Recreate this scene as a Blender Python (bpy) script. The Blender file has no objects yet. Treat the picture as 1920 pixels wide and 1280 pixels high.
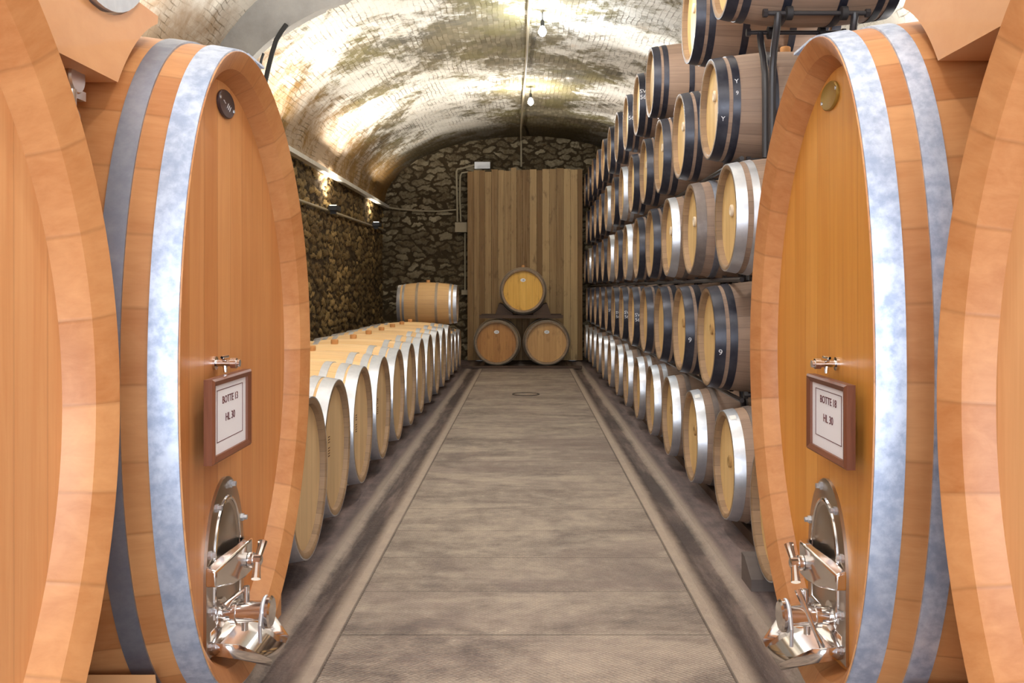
import bpy, math, random
import numpy as np
from mathutils import Vector, Matrix

random.seed(7)
rng = np.random.default_rng(11)
SC = bpy.context.scene
COL = SC.collection
PI = math.pi
F, CX, CY, CAMZ = 1800.0, 986.0, 540.0, 1.40


def at(x, y, Y):
    """a photo pixel at distance Y as a point of the cellar"""
    return Vector(((x - CX) * Y / F, Y, CAMZ + (CY - y) * Y / F))


# ------------------------------------------------------------------ materials
class NT:
    def __init__(self, name):
        self.m = bpy.data.materials.new(name)
        self.m.use_nodes = True
        self.t = self.m.node_tree
        self.b = self.t.nodes['Principled BSDF']

    def n(self, kind, **kw):
        nd = self.t.nodes.new(kind)
        for k, v in kw.items():
            if k in nd.inputs:
                self.put(nd.inputs[k], v)
            else:
                setattr(nd, k, v)
        return nd

    def put(self, sock, v):
        if isinstance(v, bpy.types.NodeSocket):
            self.t.links.new(v, sock)
        else:
            if sock.type == 'RGBA' and len(v) == 3:
                v = (*v, 1)
            sock.default_value = v

    def math(self, op, a, b=0.0, c=0.0, clamp=False):
        nd = self.t.nodes.new('ShaderNodeMath')
        nd.operation = op
        nd.use_clamp = clamp
        for s, v in zip(nd.inputs, (a, b, c)):
            self.put(s, v)
        return nd.outputs[0]

    def mix(self, fac, a, b, blend='MIX'):
        nd = self.t.nodes.new('ShaderNodeMix')
        nd.data_type = 'RGBA'
        nd.blend_type = blend
        self.put(nd.inputs[0], fac)
        self.put(nd.inputs[6], a)
        self.put(nd.inputs[7], b)
        return nd.outputs[2]

    def ramp(self, fac, lo, hi):
        nd = self.t.nodes.new('ShaderNodeMapRange')
        nd.interpolation_type = 'SMOOTHSTEP'
        self.put(nd.inputs[0], fac)
        nd.inputs[1].default_value = lo
        nd.inputs[2].default_value = hi
        return nd.outputs[0]

    def noise(self, vec, scale, detail=4, rough=0.55, dist=0.0):
        nd = self.n('ShaderNodeTexNoise', Scale=scale, Detail=detail, Roughness=rough, Distortion=dist)
        self.put(nd.inputs['Vector'], vec)
        return nd.outputs['Fac']

    def combine(self, x, y, z):
        nd = self.t.nodes.new('ShaderNodeCombineXYZ')
        for s, v in zip(nd.inputs, (x, y, z)):
            self.put(s, v)
        return nd.outputs[0]

    def bump(self, h, strength=0.3, dist=0.01):
        nd = self.n('ShaderNodeBump', Strength=strength, Distance=dist)
        self.put(nd.inputs['Height'], h)
        self.put(self.b.inputs['Normal'], nd.outputs[0])

    def out(self, col=None, rough=None, metal=None, spec=None):
        for k, v in (('Base Color', col), ('Roughness', rough), ('Metallic', metal), ('Specular IOR Level', spec)):
            if v is not None:
                self.put(self.b.inputs[k], v)
        return self.m


def srgb(r, g, b):
    f = lambda c: (c / 255 / 12.92) if c / 255 <= 0.04045 else ((c / 255 + 0.055) / 1.055) ** 2.4
    return (f(r), f(g), f(b))


def wood(name, c1, c2, rough=0.5, vary=0.6, across=5.0, along=1.2, seam=0.45, objvar=0.12, stain=None, spec=0.35, bump=0.15):
    """boards: UV u counts boards, v runs along the grain in metres"""
    k = NT(name)
    uv = k.n('ShaderNodeTexCoord').outputs['UV']
    s = k.n('ShaderNodeSeparateXYZ')
    k.put(s.inputs[0], uv)
    u, v = s.outputs[0], s.outputs[1]
    oi = k.n('ShaderNodeObjectInfo').outputs['Random']
    cell = k.math('FLOOR', u)
    wn = k.n('ShaderNodeTexWhiteNoise', noise_dimensions='1D')
    k.put(wn.inputs['W'], k.math('MULTIPLY_ADD', oi, 91.7, cell))
    fr = k.math('FRACT', u)
    edge = k.ramp(k.math('ABSOLUTE', k.math('SUBTRACT', fr, 0.5)), 0.46, 0.5)
    vec = k.combine(k.math('MULTIPLY', u, across), k.math('MULTIPLY', v, along), k.math('MULTIPLY_ADD', cell, 3.7, k.math('MULTIPLY', oi, 30.0)))
    g = k.noise(vec, 1.6, 6, 0.62, 0.6)
    vec2 = k.combine(k.math('MULTIPLY', u, across * 5), k.math('MULTIPLY', v, along * 2), cell)
    g2 = k.noise(vec2, 1.5, 3, 0.6)
    t = k.math('ADD', k.math('MULTIPLY', k.math('SUBTRACT', wn.outputs['Value'], 0.5), vary), k.math('MULTIPLY_ADD', g, 0.95, k.math('MULTIPLY', g2, 0.35)))
    t = k.math('SUBTRACT', t, 0.12, clamp=True)
    col = k.mix(t, c1, c2)
    if stain:
        st = k.ramp(k.noise(k.combine(k.math('MULTIPLY', u, 0.5), k.math('MULTIPLY', v, 1.5), oi), 2.2, 5, 0.65), 0.55, 0.75)
        col = k.mix(k.math('MULTIPLY', st, 0.6), col, stain)
    col = k.mix(k.math('MULTIPLY', edge, seam), col, tuple(0.25 * c for c in c1))
    br = k.math('MULTIPLY_ADD', oi, objvar * 2, 1.0 - objvar)
    hsv = k.n('ShaderNodeHueSaturation')
    k.put(hsv.inputs['Value'], br)
    k.put(hsv.inputs['Color'], col)
    k.bump(k.math('SUBTRACT', k.math('MULTIPLY', g, 0.35), edge), bump, 0.004)
    return k.out(hsv.outputs[0], rough, 0.0, spec)


def metal(name, col, rough=0.35, met=1.0, mott=0.0, dark=None, scale=14.0, streak=False):
    k = NT(name)
    co = k.n('ShaderNodeTexCoord').outputs['Object']
    c = col
    if mott:
        a = k.noise(co, scale, 6, 0.7)
        b = k.noise(co, scale * 0.25, 3, 0.6)
        t = k.ramp(k.math('MULTIPLY_ADD', a, 0.6, k.math('MULTIPLY', b, 0.4)), 0.5 - 0.16, 0.5 + 0.14)
        c = k.mix(k.math('MULTIPLY', t, mott), col, dark or tuple(0.4 * x for x in col))
        k.put(k.b.inputs['Roughness'], k.math('MULTIPLY_ADD', a, 0.3, rough - 0.12))
        return k.out(c, None, met)
    return k.out(c, rough, met)


def plain(name, col, rough=0.6, noise=0.0, scale=20.0, met=0.0):
    k = NT(name)
    c = col
    if noise:
        co = k.n('ShaderNodeTexCoord').outputs['Object']
        c = k.mix(k.noise(co, scale, 5, 0.6), tuple(x * (1 - noise) for x in col), tuple(min(1, x * (1 + noise)) for x in col))
    return k.out(c, rough, met)


M = {}
M['cask'] = wood('cask stave wood', srgb(160, 99, 54), srgb(200, 145, 95), 0.42, 0.5, 2.2, 3.0, 0.22, 0.03, bump=0.08)
M['cask_head'] = wood('cask head wood', srgb(184, 118, 66), srgb(216, 158, 102), 0.38, 0.6, 2.4, 0.9, 0.18, 0.03, bump=0.05)
M['cask_head2'] = wood('cask head wood, golden', srgb(196, 126, 46), srgb(226, 166, 84), 0.38, 0.6, 2.4, 0.9, 0.18, 0.03, bump=0.05)
M['near_head'] = wood('near cask head wood', srgb(198, 130, 78), srgb(226, 174, 122), 0.4, 0.6, 2.4, 0.9, 0.18, 0.03, bump=0.05)
M['block'] = wood('spacer block wood', srgb(190, 132, 84), srgb(216, 164, 114), 0.5, 0.3, 3.0, 2.0, 0.3, 0.05)
M['oak_new'] = wood('new pale oak', srgb(214, 172, 118), srgb(234, 200, 148), 0.5, 0.6, 2.5, 2.0, 0.4, 0.06)
M['oak_new_head'] = wood('new pale oak head', srgb(188, 158, 116), srgb(222, 192, 146), 0.55, 0.5, 2.5, 1.6, 0.4, 0.06)
M['oak_chime'] = wood('oak chime', srgb(126, 102, 78), srgb(160, 132, 102), 0.55, 0.6, 2.5, 2.0, 0.45, 0.08)
M['oak_old'] = wood('weathered oak', srgb(126, 104, 90), srgb(166, 140, 120), 0.6, 0.5, 3.0, 2.0, 0.35, 0.10)
M['oak_head'] = wood('golden oak head', srgb(212, 174, 114), srgb(238, 206, 146), 0.5, 0.5, 2.5, 1.6, 0.35, 0.08)
M['tun_head_gold'] = wood('stained golden cask head', srgb(206, 150, 50), srgb(236, 186, 84), 0.5, 0.4, 2.5, 1.6, 0.3, 0.0, stain=srgb(130, 90, 30))
M['tun_head_brown'] = wood('stained brown cask head', srgb(150, 96, 44), srgb(196, 140, 72), 0.5, 0.5, 2.5, 1.6, 0.3, 0.0, stain=srgb(110, 66, 24))
M['tun_head_tan'] = wood('stained tan cask head', srgb(176, 130, 74), srgb(208, 164, 104), 0.5, 0.4, 2.5, 1.6, 0.3, 0.0, stain=srgb(140, 100, 54))
M['tun_body'] = wood('brown cask staves', srgb(140, 110, 74), srgb(180, 148, 108), 0.6, 0.5, 3.0, 2.0, 0.4, 0.05)
M['oak_mid'] = wood('golden oak staves', srgb(184, 142, 92), srgb(212, 174, 122), 0.55, 0.5, 3.0, 2.0, 0.35, 0.05)
M['plank_wall'] = wood('old brown planks', srgb(128, 96, 56), srgb(196, 164, 114), 0.65, 1.15, 3.0, 0.6, 0.6, 0.0, stain=srgb(92, 64, 38))
M['dark_wood'] = wood('dark stained beam', srgb(60, 46, 38), srgb(96, 74, 58), 0.7, 0.4, 4.0, 1.5, 0.4, 0.1)
M['grey_wood'] = wood('grey weathered timber', srgb(86, 78, 76), srgb(126, 114, 106), 0.75, 0.4, 4.0, 1.5, 0.3, 0.1)
M['frame_wood'] = wood('brown frame wood', srgb(92, 52, 36), srgb(132, 82, 58), 0.45, 0.3, 5.0, 3.0, 0.0, 0.0)
M['galv'] = metal('galvanised hoop', (0.60, 0.66, 0.78), 0.46, 0.6, 0.8, (0.28, 0.34, 0.48), 26)
M['galv_bright'] = metal('bright galvanised hoop', (0.66, 0.68, 0.72), 0.38, 0.85, 0.45, (0.44, 0.46, 0.52), 18)
M['steel_dull'] = metal('dull steel hoop', (0.34, 0.36, 0.42), 0.42, 0.8, 0.5, (0.2, 0.21, 0.27), 22)
M['hoop_black'] = metal('black painted hoop', (0.02, 0.021, 0.034), 0.34, 0.25, 0.5, (0.05, 0.05, 0.066), 30)
M['hoop_tan'] = metal('tan stained hoop', (0.36, 0.29, 0.21), 0.5, 0.3, 0.4, (0.24, 0.19, 0.13), 20)
M['hoop_brown'] = metal('dull brown hoop', (0.22, 0.18, 0.16), 0.5, 0.4, 0.5, (0.13, 0.1, 0.09), 20)
M['stainless'] = metal('polished stainless steel', (0.78, 0.75, 0.74), 0.14, 1.0)
M['stainless_brushed'] = metal('brushed stainless steel', (0.50, 0.44, 0.38), 0.3, 1.0)
M['rack'] = plain('black rack paint', (0.028, 0.025, 0.028), 0.4)
M['rubber'] = plain('black roller', (0.018, 0.016, 0.018), 0.65)
M['white'] = plain('white plastic', (0.82, 0.82, 0.80), 0.5)
M['grey_plastic'] = plain('grey plastic', srgb(150, 134, 104), 0.6)
M['pipe'] = plain('grey conduit', srgb(150, 138, 112), 0.5)
M['ledge'] = plain('pale cable trunking', srgb(196, 190, 176), 0.4, 0.25, 6)
M['black_cable'] = plain('black cable', (0.012, 0.012, 0.012), 0.5)
M['paper'] = plain('white paper', (0.80, 0.81, 0.86), 0.7)
M['ink'] = plain('dark red ink', srgb(92, 40, 48), 0.7)
M['chalk'] = plain('chalk', (0.75, 0.75, 0.78), 0.8)
M['brandmark'] = plain('burnt brand', srgb(84, 54, 32), 0.8)
M['badge_dark'] = plain('dark bronze badge', srgb(74, 58, 62), 0.35, 0.2, 20, 0.4)
M['badge_olive'] = plain('brass badge', srgb(160, 130, 60), 0.35, 0.1, 20, 0.4)
M['cork'] = plain('cork bung', srgb(196, 140, 84), 0.8, 0.2, 40)
M['plug_white'] = plain('pale silicone bung', srgb(226, 210, 186), 0.6)
M['plug_tan'] = plain('tan bung', srgb(168, 134, 84), 0.7)
M['lamp_black'] = plain('black lamp housing', (0.02, 0.02, 0.02), 0.5)


def emis(name, col, s):
    k = NT(name)
    k.put(k.b.inputs['Emission Color'], (*col, 1))
    k.b.inputs['Emission Strength'].default_value = s
    return k.out((0.9, 0.9, 0.9), 0.4)


M['bulb_cool'] = emis('cool bulb', (0.85, 0.93, 1.0), 60)
M['bulb_warm'] = emis('warm bulb', (1.0, 0.93, 0.8), 40)
M['lens_lit'] = emis('lit lamp lens', (1.0, 0.92, 0.75), 12)


def mat_vault(name, bias=0.0):
    k = NT(name)
    uv = k.n('ShaderNodeTexCoord').outputs['UV']
    wob = k.n('ShaderNodeTexNoise', Scale=3.0, Detail=3.0)
    k.put(wob.inputs['Vector'], uv)
    vadd = k.n('ShaderNodeVectorMath', operation='MULTIPLY_ADD')
    k.put(vadd.inputs[0], wob.outputs['Color'])
    vadd.inputs[1].default_value = (0.09, 0.07, 0)
    k.put(vadd.inputs[2], uv)
    br = k.n('ShaderNodeTexBrick', offset=0.5, squash=1.0)
    k.put(br.inputs['Vector'], vadd.outputs[0])
    br.inputs['Scale'].default_value = 1.0
    br.inputs['Brick Width'].default_value = 0.165
    br.inputs['Row Height'].default_value = 0.06
    br.inputs['Mortar Size'].default_value = 0.006
    br.inputs['Mortar Smooth'].default_value = 0.3
    br.inputs['Bias'].default_value = 0.0
    br.inputs['Color1'].default_value = (0, 0, 0, 1)
    br.inputs['Color2'].default_value = (1, 1, 1, 1)
    br.inputs['Mortar'].default_value = (0.5, 0.5, 0.5, 1)
    per = k.n('ShaderNodeSeparateColor')
    k.put(per.inputs[0], br.outputs['Color'])
    big = k.noise(uv, 0.62, 4, 0.6, 0.9)
    mid = k.noise(uv, 3.2, 6, 0.66, 0.4)
    fine = k.noise(uv, 19, 6, 0.75)
    t = k.math('ADD', k.math('MULTIPLY', big, 0.95), k.math('MULTIPLY_ADD', mid, 0.55, k.math('MULTIPLY', fine, 0.42)))
    t = k.math('ADD', t, k.math('MULTIPLY', k.math('SUBTRACT', per.outputs[0], 0.5), 0.05))
    s = k.n('ShaderNodeSeparateXYZ')
    k.put(s.inputs[0], uv)
    crown = k.ramp(k.math('ABSOLUTE', k.math('SUBTRACT', s.outputs[1], 3.45)), 1.5, 0.2)
    t = k.math('SUBTRACT', t, k.math('MULTIPLY_ADD', crown, 0.15, -bias))
    wash = k.ramp(t, 0.84, 1.03)
    brickc = k.mix(per.outputs[0], srgb(112, 104, 84), srgb(148, 138, 114))
    green = k.ramp(k.noise(uv, 1.1, 4, 0.6, 0.3), 0.46, 0.62)
    brickc = k.mix(k.math('MULTIPLY', green, 0.6), brickc, srgb(128, 120, 80))
    greyp = k.ramp(k.noise(uv, 0.8, 5, 0.62, 0.5), 0.52, 0.66)
    brickc = k.mix(k.math('MULTIPLY', greyp, 0.6), brickc, srgb(96, 94, 90))
    washc = k.mix(mid, srgb(212, 206, 192), srgb(240, 237, 228))
    rust = k.ramp(k.noise(uv, 1.7, 4, 0.6), 0.58, 0.7)
    washc = k.mix(k.math('MULTIPLY', rust, 0.3), washc, srgb(208, 178, 138))
    col = k.mix(wash, brickc, washc)
    col = k.mix(k.math('MULTIPLY', k.ramp(fine, 0.52, 0.72), 0.35), col, srgb(120, 106, 78))
    # sooty band with the far end's shade painted in, and ochre staining low on the haunches
    end_shade_soot = k.math('MULTIPLY', k.ramp(k.math('MULTIPLY_ADD', mid, 1.3, s.outputs[0]), 17.3, 18.4), 0.9)
    col = k.mix(end_shade_soot, col, srgb(64, 54, 36))
    och = k.math('MULTIPLY', k.ramp(k.math('MULTIPLY_ADD', mid, 1.2, s.outputs[1]), 1.75, 1.0), 0.75)
    col = k.mix(och, col, srgb(134, 98, 48))
    mort = br.outputs['Fac']
    gap = k.math('MULTIPLY', mort, k.ramp(k.noise(uv, 2.3, 4, 0.65), 0.44, 0.64))
    col = k.mix(k.math('MULTIPLY', gap, 0.75), col, srgb(92, 78, 54))
    h = k.math('ADD', k.math('MULTIPLY', mort, -1.0), k.math('MULTIPLY_ADD', fine, 0.8, k.math('MULTIPLY', per.outputs[0], 0.5)))
    k.bump(h, 0.5, 0.012)
    return k.out(col, 0.95, 0.0, 0.05)


def mat_stone(name, light, dark, mortar, moss):
    k = NT(name)
    a = k.n('ShaderNodeAttribute', attribute_name='stone')
    s = k.n('ShaderNodeSeparateColor')
    k.put(s.inputs[0], a.outputs['Color'])
    co = k.n('ShaderNodeTexCoord').outputs['Object']
    fine = k.noise(co, 22, 6, 0.7)
    mid = k.noise(co, 4, 5, 0.65)
    big = k.noise(co, 0.9, 3, 0.6)
    val = k.math('POWER', s.outputs[0], 2.2)
    col = k.mix(k.math('MULTIPLY_ADD', val, 0.8, k.math('MULTIPLY', k.math('SUBTRACT', fine, 0.38), 1.5), clamp=True), dark, light)
    col = k.mix(k.math('MULTIPLY', k.ramp(big, 0.42, 0.6), 0.45), col, dark)
    col = k.mix(k.math('MULTIPLY', k.ramp(mid, 0.48, 0.66), 0.65), col, moss)
    m = k.ramp(k.math('MULTIPLY_ADD', k.math('SUBTRACT', mid, 0.5), 1.3, k.math('MULTIPLY_ADD', k.math('SUBTRACT', fine, 0.5), 1.1, k.math('MULTIPLY', s.outputs[1], k.math('MULTIPLY_ADD', s.outputs[2], 0.7, 0.45)))), 0.36, 0.72)
    col = k.mix(m, mortar, col)
    k.bump(k.math('MULTIPLY_ADD', fine, 1.0, mid), 0.9, 0.03)
    return k.out(col, 0.85, 0.0, 0.25)


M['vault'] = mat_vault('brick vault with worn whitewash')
M['vault_near'] = mat_vault('whitewashed brick vault with painted-in glare', 0.22)  # extra whitewash stands in for the uplights' glare on the near vault
M['stone_end'] = mat_stone('rubble stone end wall', srgb(168, 154, 124), srgb(84, 70, 48), srgb(66, 53, 33), srgb(78, 60, 34))
M['stone_left'] = mat_stone('dark rubble side wall', srgb(172, 142, 88), srgb(76, 59, 33), srgb(62, 47, 26), srgb(92, 66, 30))


def mat_plaster():
    k = NT('grey plaster')
    co = k.n('ShaderNodeTexCoord').outputs['Object']
    a = k.noise(co, 3, 6, 0.65)
    col = k.mix(a, srgb(112, 108, 104), srgb(172, 170, 164))
    k.bump(a, 0.4, 0.03)
    return k.out(col, 0.9)


M['plaster'] = mat_plaster()


def mat_floor():
    k = NT('worn concrete floor')
    co = k.n('ShaderNodeTexCoord').outputs['Object']
    s = k.n('ShaderNodeSeparateXYZ')
    k.put(s.inputs[0], co)
    st = k.combine(k.math('MULTIPLY', s.outputs[0], 0.8), k.math('MULTIPLY', s.outputs[1], 1.7), 0.0)
    lng = k.combine(k.math('MULTIPLY', s.outputs[0], 3.0), k.math('MULTIPLY', s.outputs[1], 0.35), 3.0)
    big = k.noise(st, 1.3, 7, 0.7, 0.6)
    mid = k.noise(co, 8, 7, 0.72)
    fine = k.noise(co, 70, 3, 0.7)
    streak = k.noise(lng, 2.2, 6, 0.7, 0.4)
    t = k.ramp(k.math('ADD', k.math('MULTIPLY', big, 0.8), k.math('MULTIPLY_ADD', mid, 0.55, k.math('MULTIPLY', fine, 0.25))), 0.55, 1.02)
    walk = k.mix(t, srgb(100, 88, 82), srgb(178, 164, 148))
    walk = k.mix(k.math('MULTIPLY', k.ramp(k.noise(st, 0.55, 6, 0.7, 1.0), 0.48, 0.66), 0.6), walk, srgb(122, 106, 101))
    walk = k.mix(k.math('MULTIPLY', k.ramp(mid, 0.62, 0.74), 0.45), walk, srgb(214, 202, 182))
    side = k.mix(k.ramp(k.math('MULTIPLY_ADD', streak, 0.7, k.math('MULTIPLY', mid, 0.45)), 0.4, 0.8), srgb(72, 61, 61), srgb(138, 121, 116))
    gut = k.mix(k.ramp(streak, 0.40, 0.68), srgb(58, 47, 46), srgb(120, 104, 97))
    pale = k.mix(mid, srgb(134, 119, 109), srgb(192, 176, 158))
    ax = k.math('ABSOLUTE', s.outputs[0])
    axn = k.math('MULTIPLY_ADD', k.math('SUBTRACT', streak, 0.5), 0.09, k.math('MULTIPLY_ADD', k.math('SUBTRACT', mid, 0.5), 0.05, ax))
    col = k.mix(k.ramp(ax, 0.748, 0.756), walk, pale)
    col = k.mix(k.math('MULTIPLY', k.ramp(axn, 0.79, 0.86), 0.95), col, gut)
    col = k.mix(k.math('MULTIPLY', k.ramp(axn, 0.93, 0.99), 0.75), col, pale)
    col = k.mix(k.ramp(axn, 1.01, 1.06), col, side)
    inside = k.math('LESS_THAN', ax, 0.752)
    fr = k.math('FRACT', k.math('ADD', k.math('DIVIDE', s.outputs[1], 0.555), k.math('MULTIPLY', mid, 0.02)))
    ln = k.ramp(k.math('ABSOLUTE', k.math('SUBTRACT', fr, 0.5)), 0.485, 0.498)
    wn = k.n('ShaderNodeTexWhiteNoise', noise_dimensions='1D')
    k.put(wn.inputs['W'], k.math('FLOOR', k.math('DIVIDE', s.outputs[1], 0.555)))
    ln = k.math('MULTIPLY', k.math('MULTIPLY', ln, k.math('MULTIPLY_ADD', wn.outputs['Value'], 0.7, 0.15)), inside)
    edge = k.ramp(k.math('ABSOLUTE', k.math('SUBTRACT', ax, 0.752)), 0.008, 0.003)
    ln = k.math('MAXIMUM', ln, k.math('MULTIPLY', edge, 0.7))
    col = k.mix(k.math('MULTIPLY', ln, 0.8), col, srgb(52, 44, 40))
    dx = k.math('SINE', k.math('MULTIPLY', s.outputs[0], 2 * PI / 0.024))
    dy = k.math('SINE', k.math('MULTIPLY', s.outputs[1], 2 * PI / 0.024))
    chk = k.math('MULTIPLY', k.math('MULTIPLY', dx, dy), inside)
    col = k.mix(k.math('MULTIPLY', k.ramp(chk, 0.1, 0.8), 0.14), col, srgb(70, 60, 54))
    h = k.math('MULTIPLY_ADD', fine, 0.4, mid)
    h = k.math('SUBTRACT', k.math('MULTIPLY_ADD', chk, 0.25, h), ln)
    k.bump(h, 0.55, 0.014)
    return k.out(col, k.math('MULTIPLY_ADD', mid, 0.3, 0.42), 0.0, 0.3)


M['walk'] = mat_floor()
M['gutter'] = plain('dark drain ring', srgb(70, 58, 52), 0.7)


# ------------------------------------------------------------------ mesh helpers
class MB:
    """collects geometry for ONE mesh object"""
    def __init__(self):
        self.v, self.f, self.uv, self.mi = [], [], [], []

    def add(self, verts, faces, uvs=None, mi=0):
        o = len(self.v)
        self.v.extend(tuple(p) for p in verts)
        for k, fc in enumerate(faces):
            self.f.append(tuple(i + o for i in fc))
            self.uv.append(uvs[k] if uvs else None)
            self.mi.append(mi)
        return self

    def loops(self, loops, ucount=1.0, vcoord=None, cap0=False, cap1=False, close=True, mi=0):
        n = len(loops[0])
        verts = [p for lp in loops for p in lp]
        faces, uvs = [], []
        m = n if close else n - 1
        if vcoord is None:
            vcoord = [0.0]
            for a, b in zip(loops, loops[1:]):
                vcoord.append(vcoord[-1] + (Vector(a[0]) - Vector(b[0])).length)
        for r in range(len(loops) - 1):
            for i in range(m):
                j = (i + 1) % n
                faces.append((r * n + i, r * n + j, (r + 1) * n + j, (r + 1) * n + i))
                u0, u1 = i / m * ucount, (i + 1) / m * ucount
                uvs.append(((u0, vcoord[r]), (u1, vcoord[r]), (u1, vcoord[r + 1]), (u0, vcoord[r + 1])))
        if cap0:
            faces.append(tuple(reversed(range(n))))
            uvs.append(tuple((verts[i][1], verts[i][2]) for i in reversed(range(n))))
        if cap1:
            b = (len(loops) - 1) * n
            faces.append(tuple(b + i for i in range(n)))
            uvs.append(tuple((verts[b + i][1], verts[b + i][2]) for i in range(n)))
        return self.add(verts, faces, uvs, mi)

    def box(self, lo, hi, uaxis=None, vaxis=None, board=0.12, mi=0):
        x0, y0, z0 = lo
        x1, y1, z1 = hi
        vs = [(x0, y0, z0), (x1, y0, z0), (x1, y1, z0), (x0, y1, z0), (x0, y0, z1), (x1, y0, z1), (x1, y1, z1), (x0, y1, z1)]
        fs = [(0, 3, 2, 1), (4, 5, 6, 7), (0, 1, 5, 4), (1, 2, 6, 5), (2, 3, 7, 6), (3, 0, 4, 7)]
        size = (x1 - x0, y1 - y0, z1 - z0)
        va = vaxis if vaxis is not None else max(range(3), key=lambda a: size[a])
        uvs = []
        for fc in fs:
            other = [a for a in range(3) if a != va]
            uvs.append(tuple((0.25 + 0.5 * ((vs[i][other[0]] - lo[other[0]]) + (vs[i][other[1]] - lo[other[1]])) / max(1e-6, size[other[0]] + size[other[1]]), vs[i][va]) for i in fc))
        return self.add(vs, fs, uvs, mi)

    def prism(self, poly, axis, a, b, mi=0):
        """poly in the two other axes, extruded along axis from a to b"""
        def p3(p, t):
            q = list(p)
            q.insert(axis, t)
            return tuple(q)
        n = len(poly)
        vs = [p3(p, a) for p in poly] + [p3(p, b) for p in poly]
        fs = [tuple(range(n)), tuple(range(2 * n - 1, n - 1, -1))]
        fs += [(i, i + n, (i + 1) % n + n, (i + 1) % n) for i in range(n)]
        uvs = [tuple((0.25 + 0.5 * vs[i][2] * 2, vs[i][(1 if axis != 1 else 0)]) for i in fc) for fc in fs]
        return self.add(vs, fs, uvs, mi)

    def tube(self, pts, r, seg=10, cap=True, mi=0):
        pts = [Vector(p) for p in pts]
        loops = []
        up = Vector((0, 0, 1))
        prev = None
        for i, p in enumerate(pts):
            d = (pts[min(i + 1, len(pts) - 1)] - pts[max(i - 1, 0)]).normalized()
            if prev is None:
                ref = up if abs(d.dot(up)) < 0.9 else Vector((1, 0, 0))
                x = d.cross(ref).normalized()
            else:
                x = (prev - d * prev.dot(d)).normalized()
            prev = x
            y = d.cross(x)
            rr = r[i] if isinstance(r, (list, tuple)) else r
            loops.append([tuple(p + x * rr * math.cos(2 * PI * k / seg) + y * rr * math.sin(2 * PI * k / seg)) for k in range(seg)])
        return self.loops(loops, 1.0, None, cap, cap, mi=mi)

    def lathe(self, origin, axis, prof, seg=24, mi=0, cap0=True, cap1=True):
        """prof: list of (distance along axis, radius)"""
        o, d = Vector(origin), Vector(axis).normalized()
        ref = Vector((0, 0, 1)) if abs(d.z) < 0.9 else Vector((0, 1, 0))
        x = d.cross(ref).normalized()
        y = d.cross(x)
        loops = [[tuple(o + d * t + x * r * math.cos(2 * PI * k / seg) + y * r * math.sin(2 * PI * k / seg)) for k in range(seg)] for t, r in prof]
        return self.loops(loops, 1.0, None, cap0, cap1, mi=mi)

    def mesh(self, name, mats, angle=35, smooth=True):
        me = bpy.data.meshes.new(name)
        me.from_pydata(self.v, [], self.f)
        ul = me.uv_layers.new(name='UVMap')
        flat = []
        for fc, uv in zip(self.f, self.uv):
            for k, i in enumerate(fc):
                p = self.v[i]
                flat.extend(uv[k] if uv else (p[0] + p[1], p[2]))
        ul.data.foreach_set('uv', flat)
        for m in (mats if isinstance(mats, (list, tuple)) else [mats]):
            me.materials.append(m)
        me.polygons.foreach_set('material_index', self.mi)
        import bmesh
        bm = bmesh.new()
        bm.from_mesh(me)
        bmesh.ops.recalc_face_normals(bm, faces=bm.faces)
        bm.to_mesh(me)
        bm.free()
        if smooth:
            me.polygons.foreach_set('use_smooth', [True] * len(me.polygons))
            me.set_sharp_from_angle(angle=math.radians(angle))
        return me

    def obj(self, name, mats, parent=None, loc=None, angle=35, smooth=True):
        return link(name, self.mesh(name, mats, angle, smooth), parent, loc)


def link(name, me, parent=None, loc=None):
    o = bpy.data.objects.new(name, me)
    COL.objects.link(o)
    if parent is not None:
        o.parent = parent
    if loc is not None:
        o.location = loc
    return o


def tag(o, label, cat, group=None, kind=None):
    o['label'] = label
    o['category'] = cat
    if group:
        o['group'] = group
    o['kind'] = kind or 'thing'
    return o


def empty(name, loc, rz=0.0, sx=1.0):
    o = bpy.data.objects.new(name, None)
    COL.objects.link(o)
    o.empty_display_size = 0.1
    o.location = loc
    o.rotation_euler = (0, 0, rz)
    return o


def struct(o, cat='room'):
    o['kind'] = 'structure'
    return o


def text_mesh(s, size, mat, align='CENTER', wide=1.0):
    cu = bpy.data.curves.new('lettering', 'FONT')
    cu.body = s
    cu.size = size
    cu.align_x = align
    cu.align_y = 'CENTER'
    cu.extrude = 0.0006
    cu.resolution_u = 3
    o = bpy.data.objects.new('lettering', cu)
    COL.objects.link(o)
    dg = bpy.context.evaluated_depsgraph_get()
    me = bpy.data.meshes.new_from_object(o.evaluated_get(dg))
    bpy.data.objects.remove(o)
    bpy.data.curves.remove(cu)
    me.materials.clear()
    me.materials.append(mat)
    for v in me.vertices:
        v.co.x *= wide
    return me


# ------------------------------------------------------------------ room shell
YEND, YSTEP, YREAR = 18.75, 8.95, -3.0
HW, ZS, RISE = 2.77, 3.03, 1.33            # far vault
HW2, RISE2 = 3.00, 1.92                    # near vault


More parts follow.
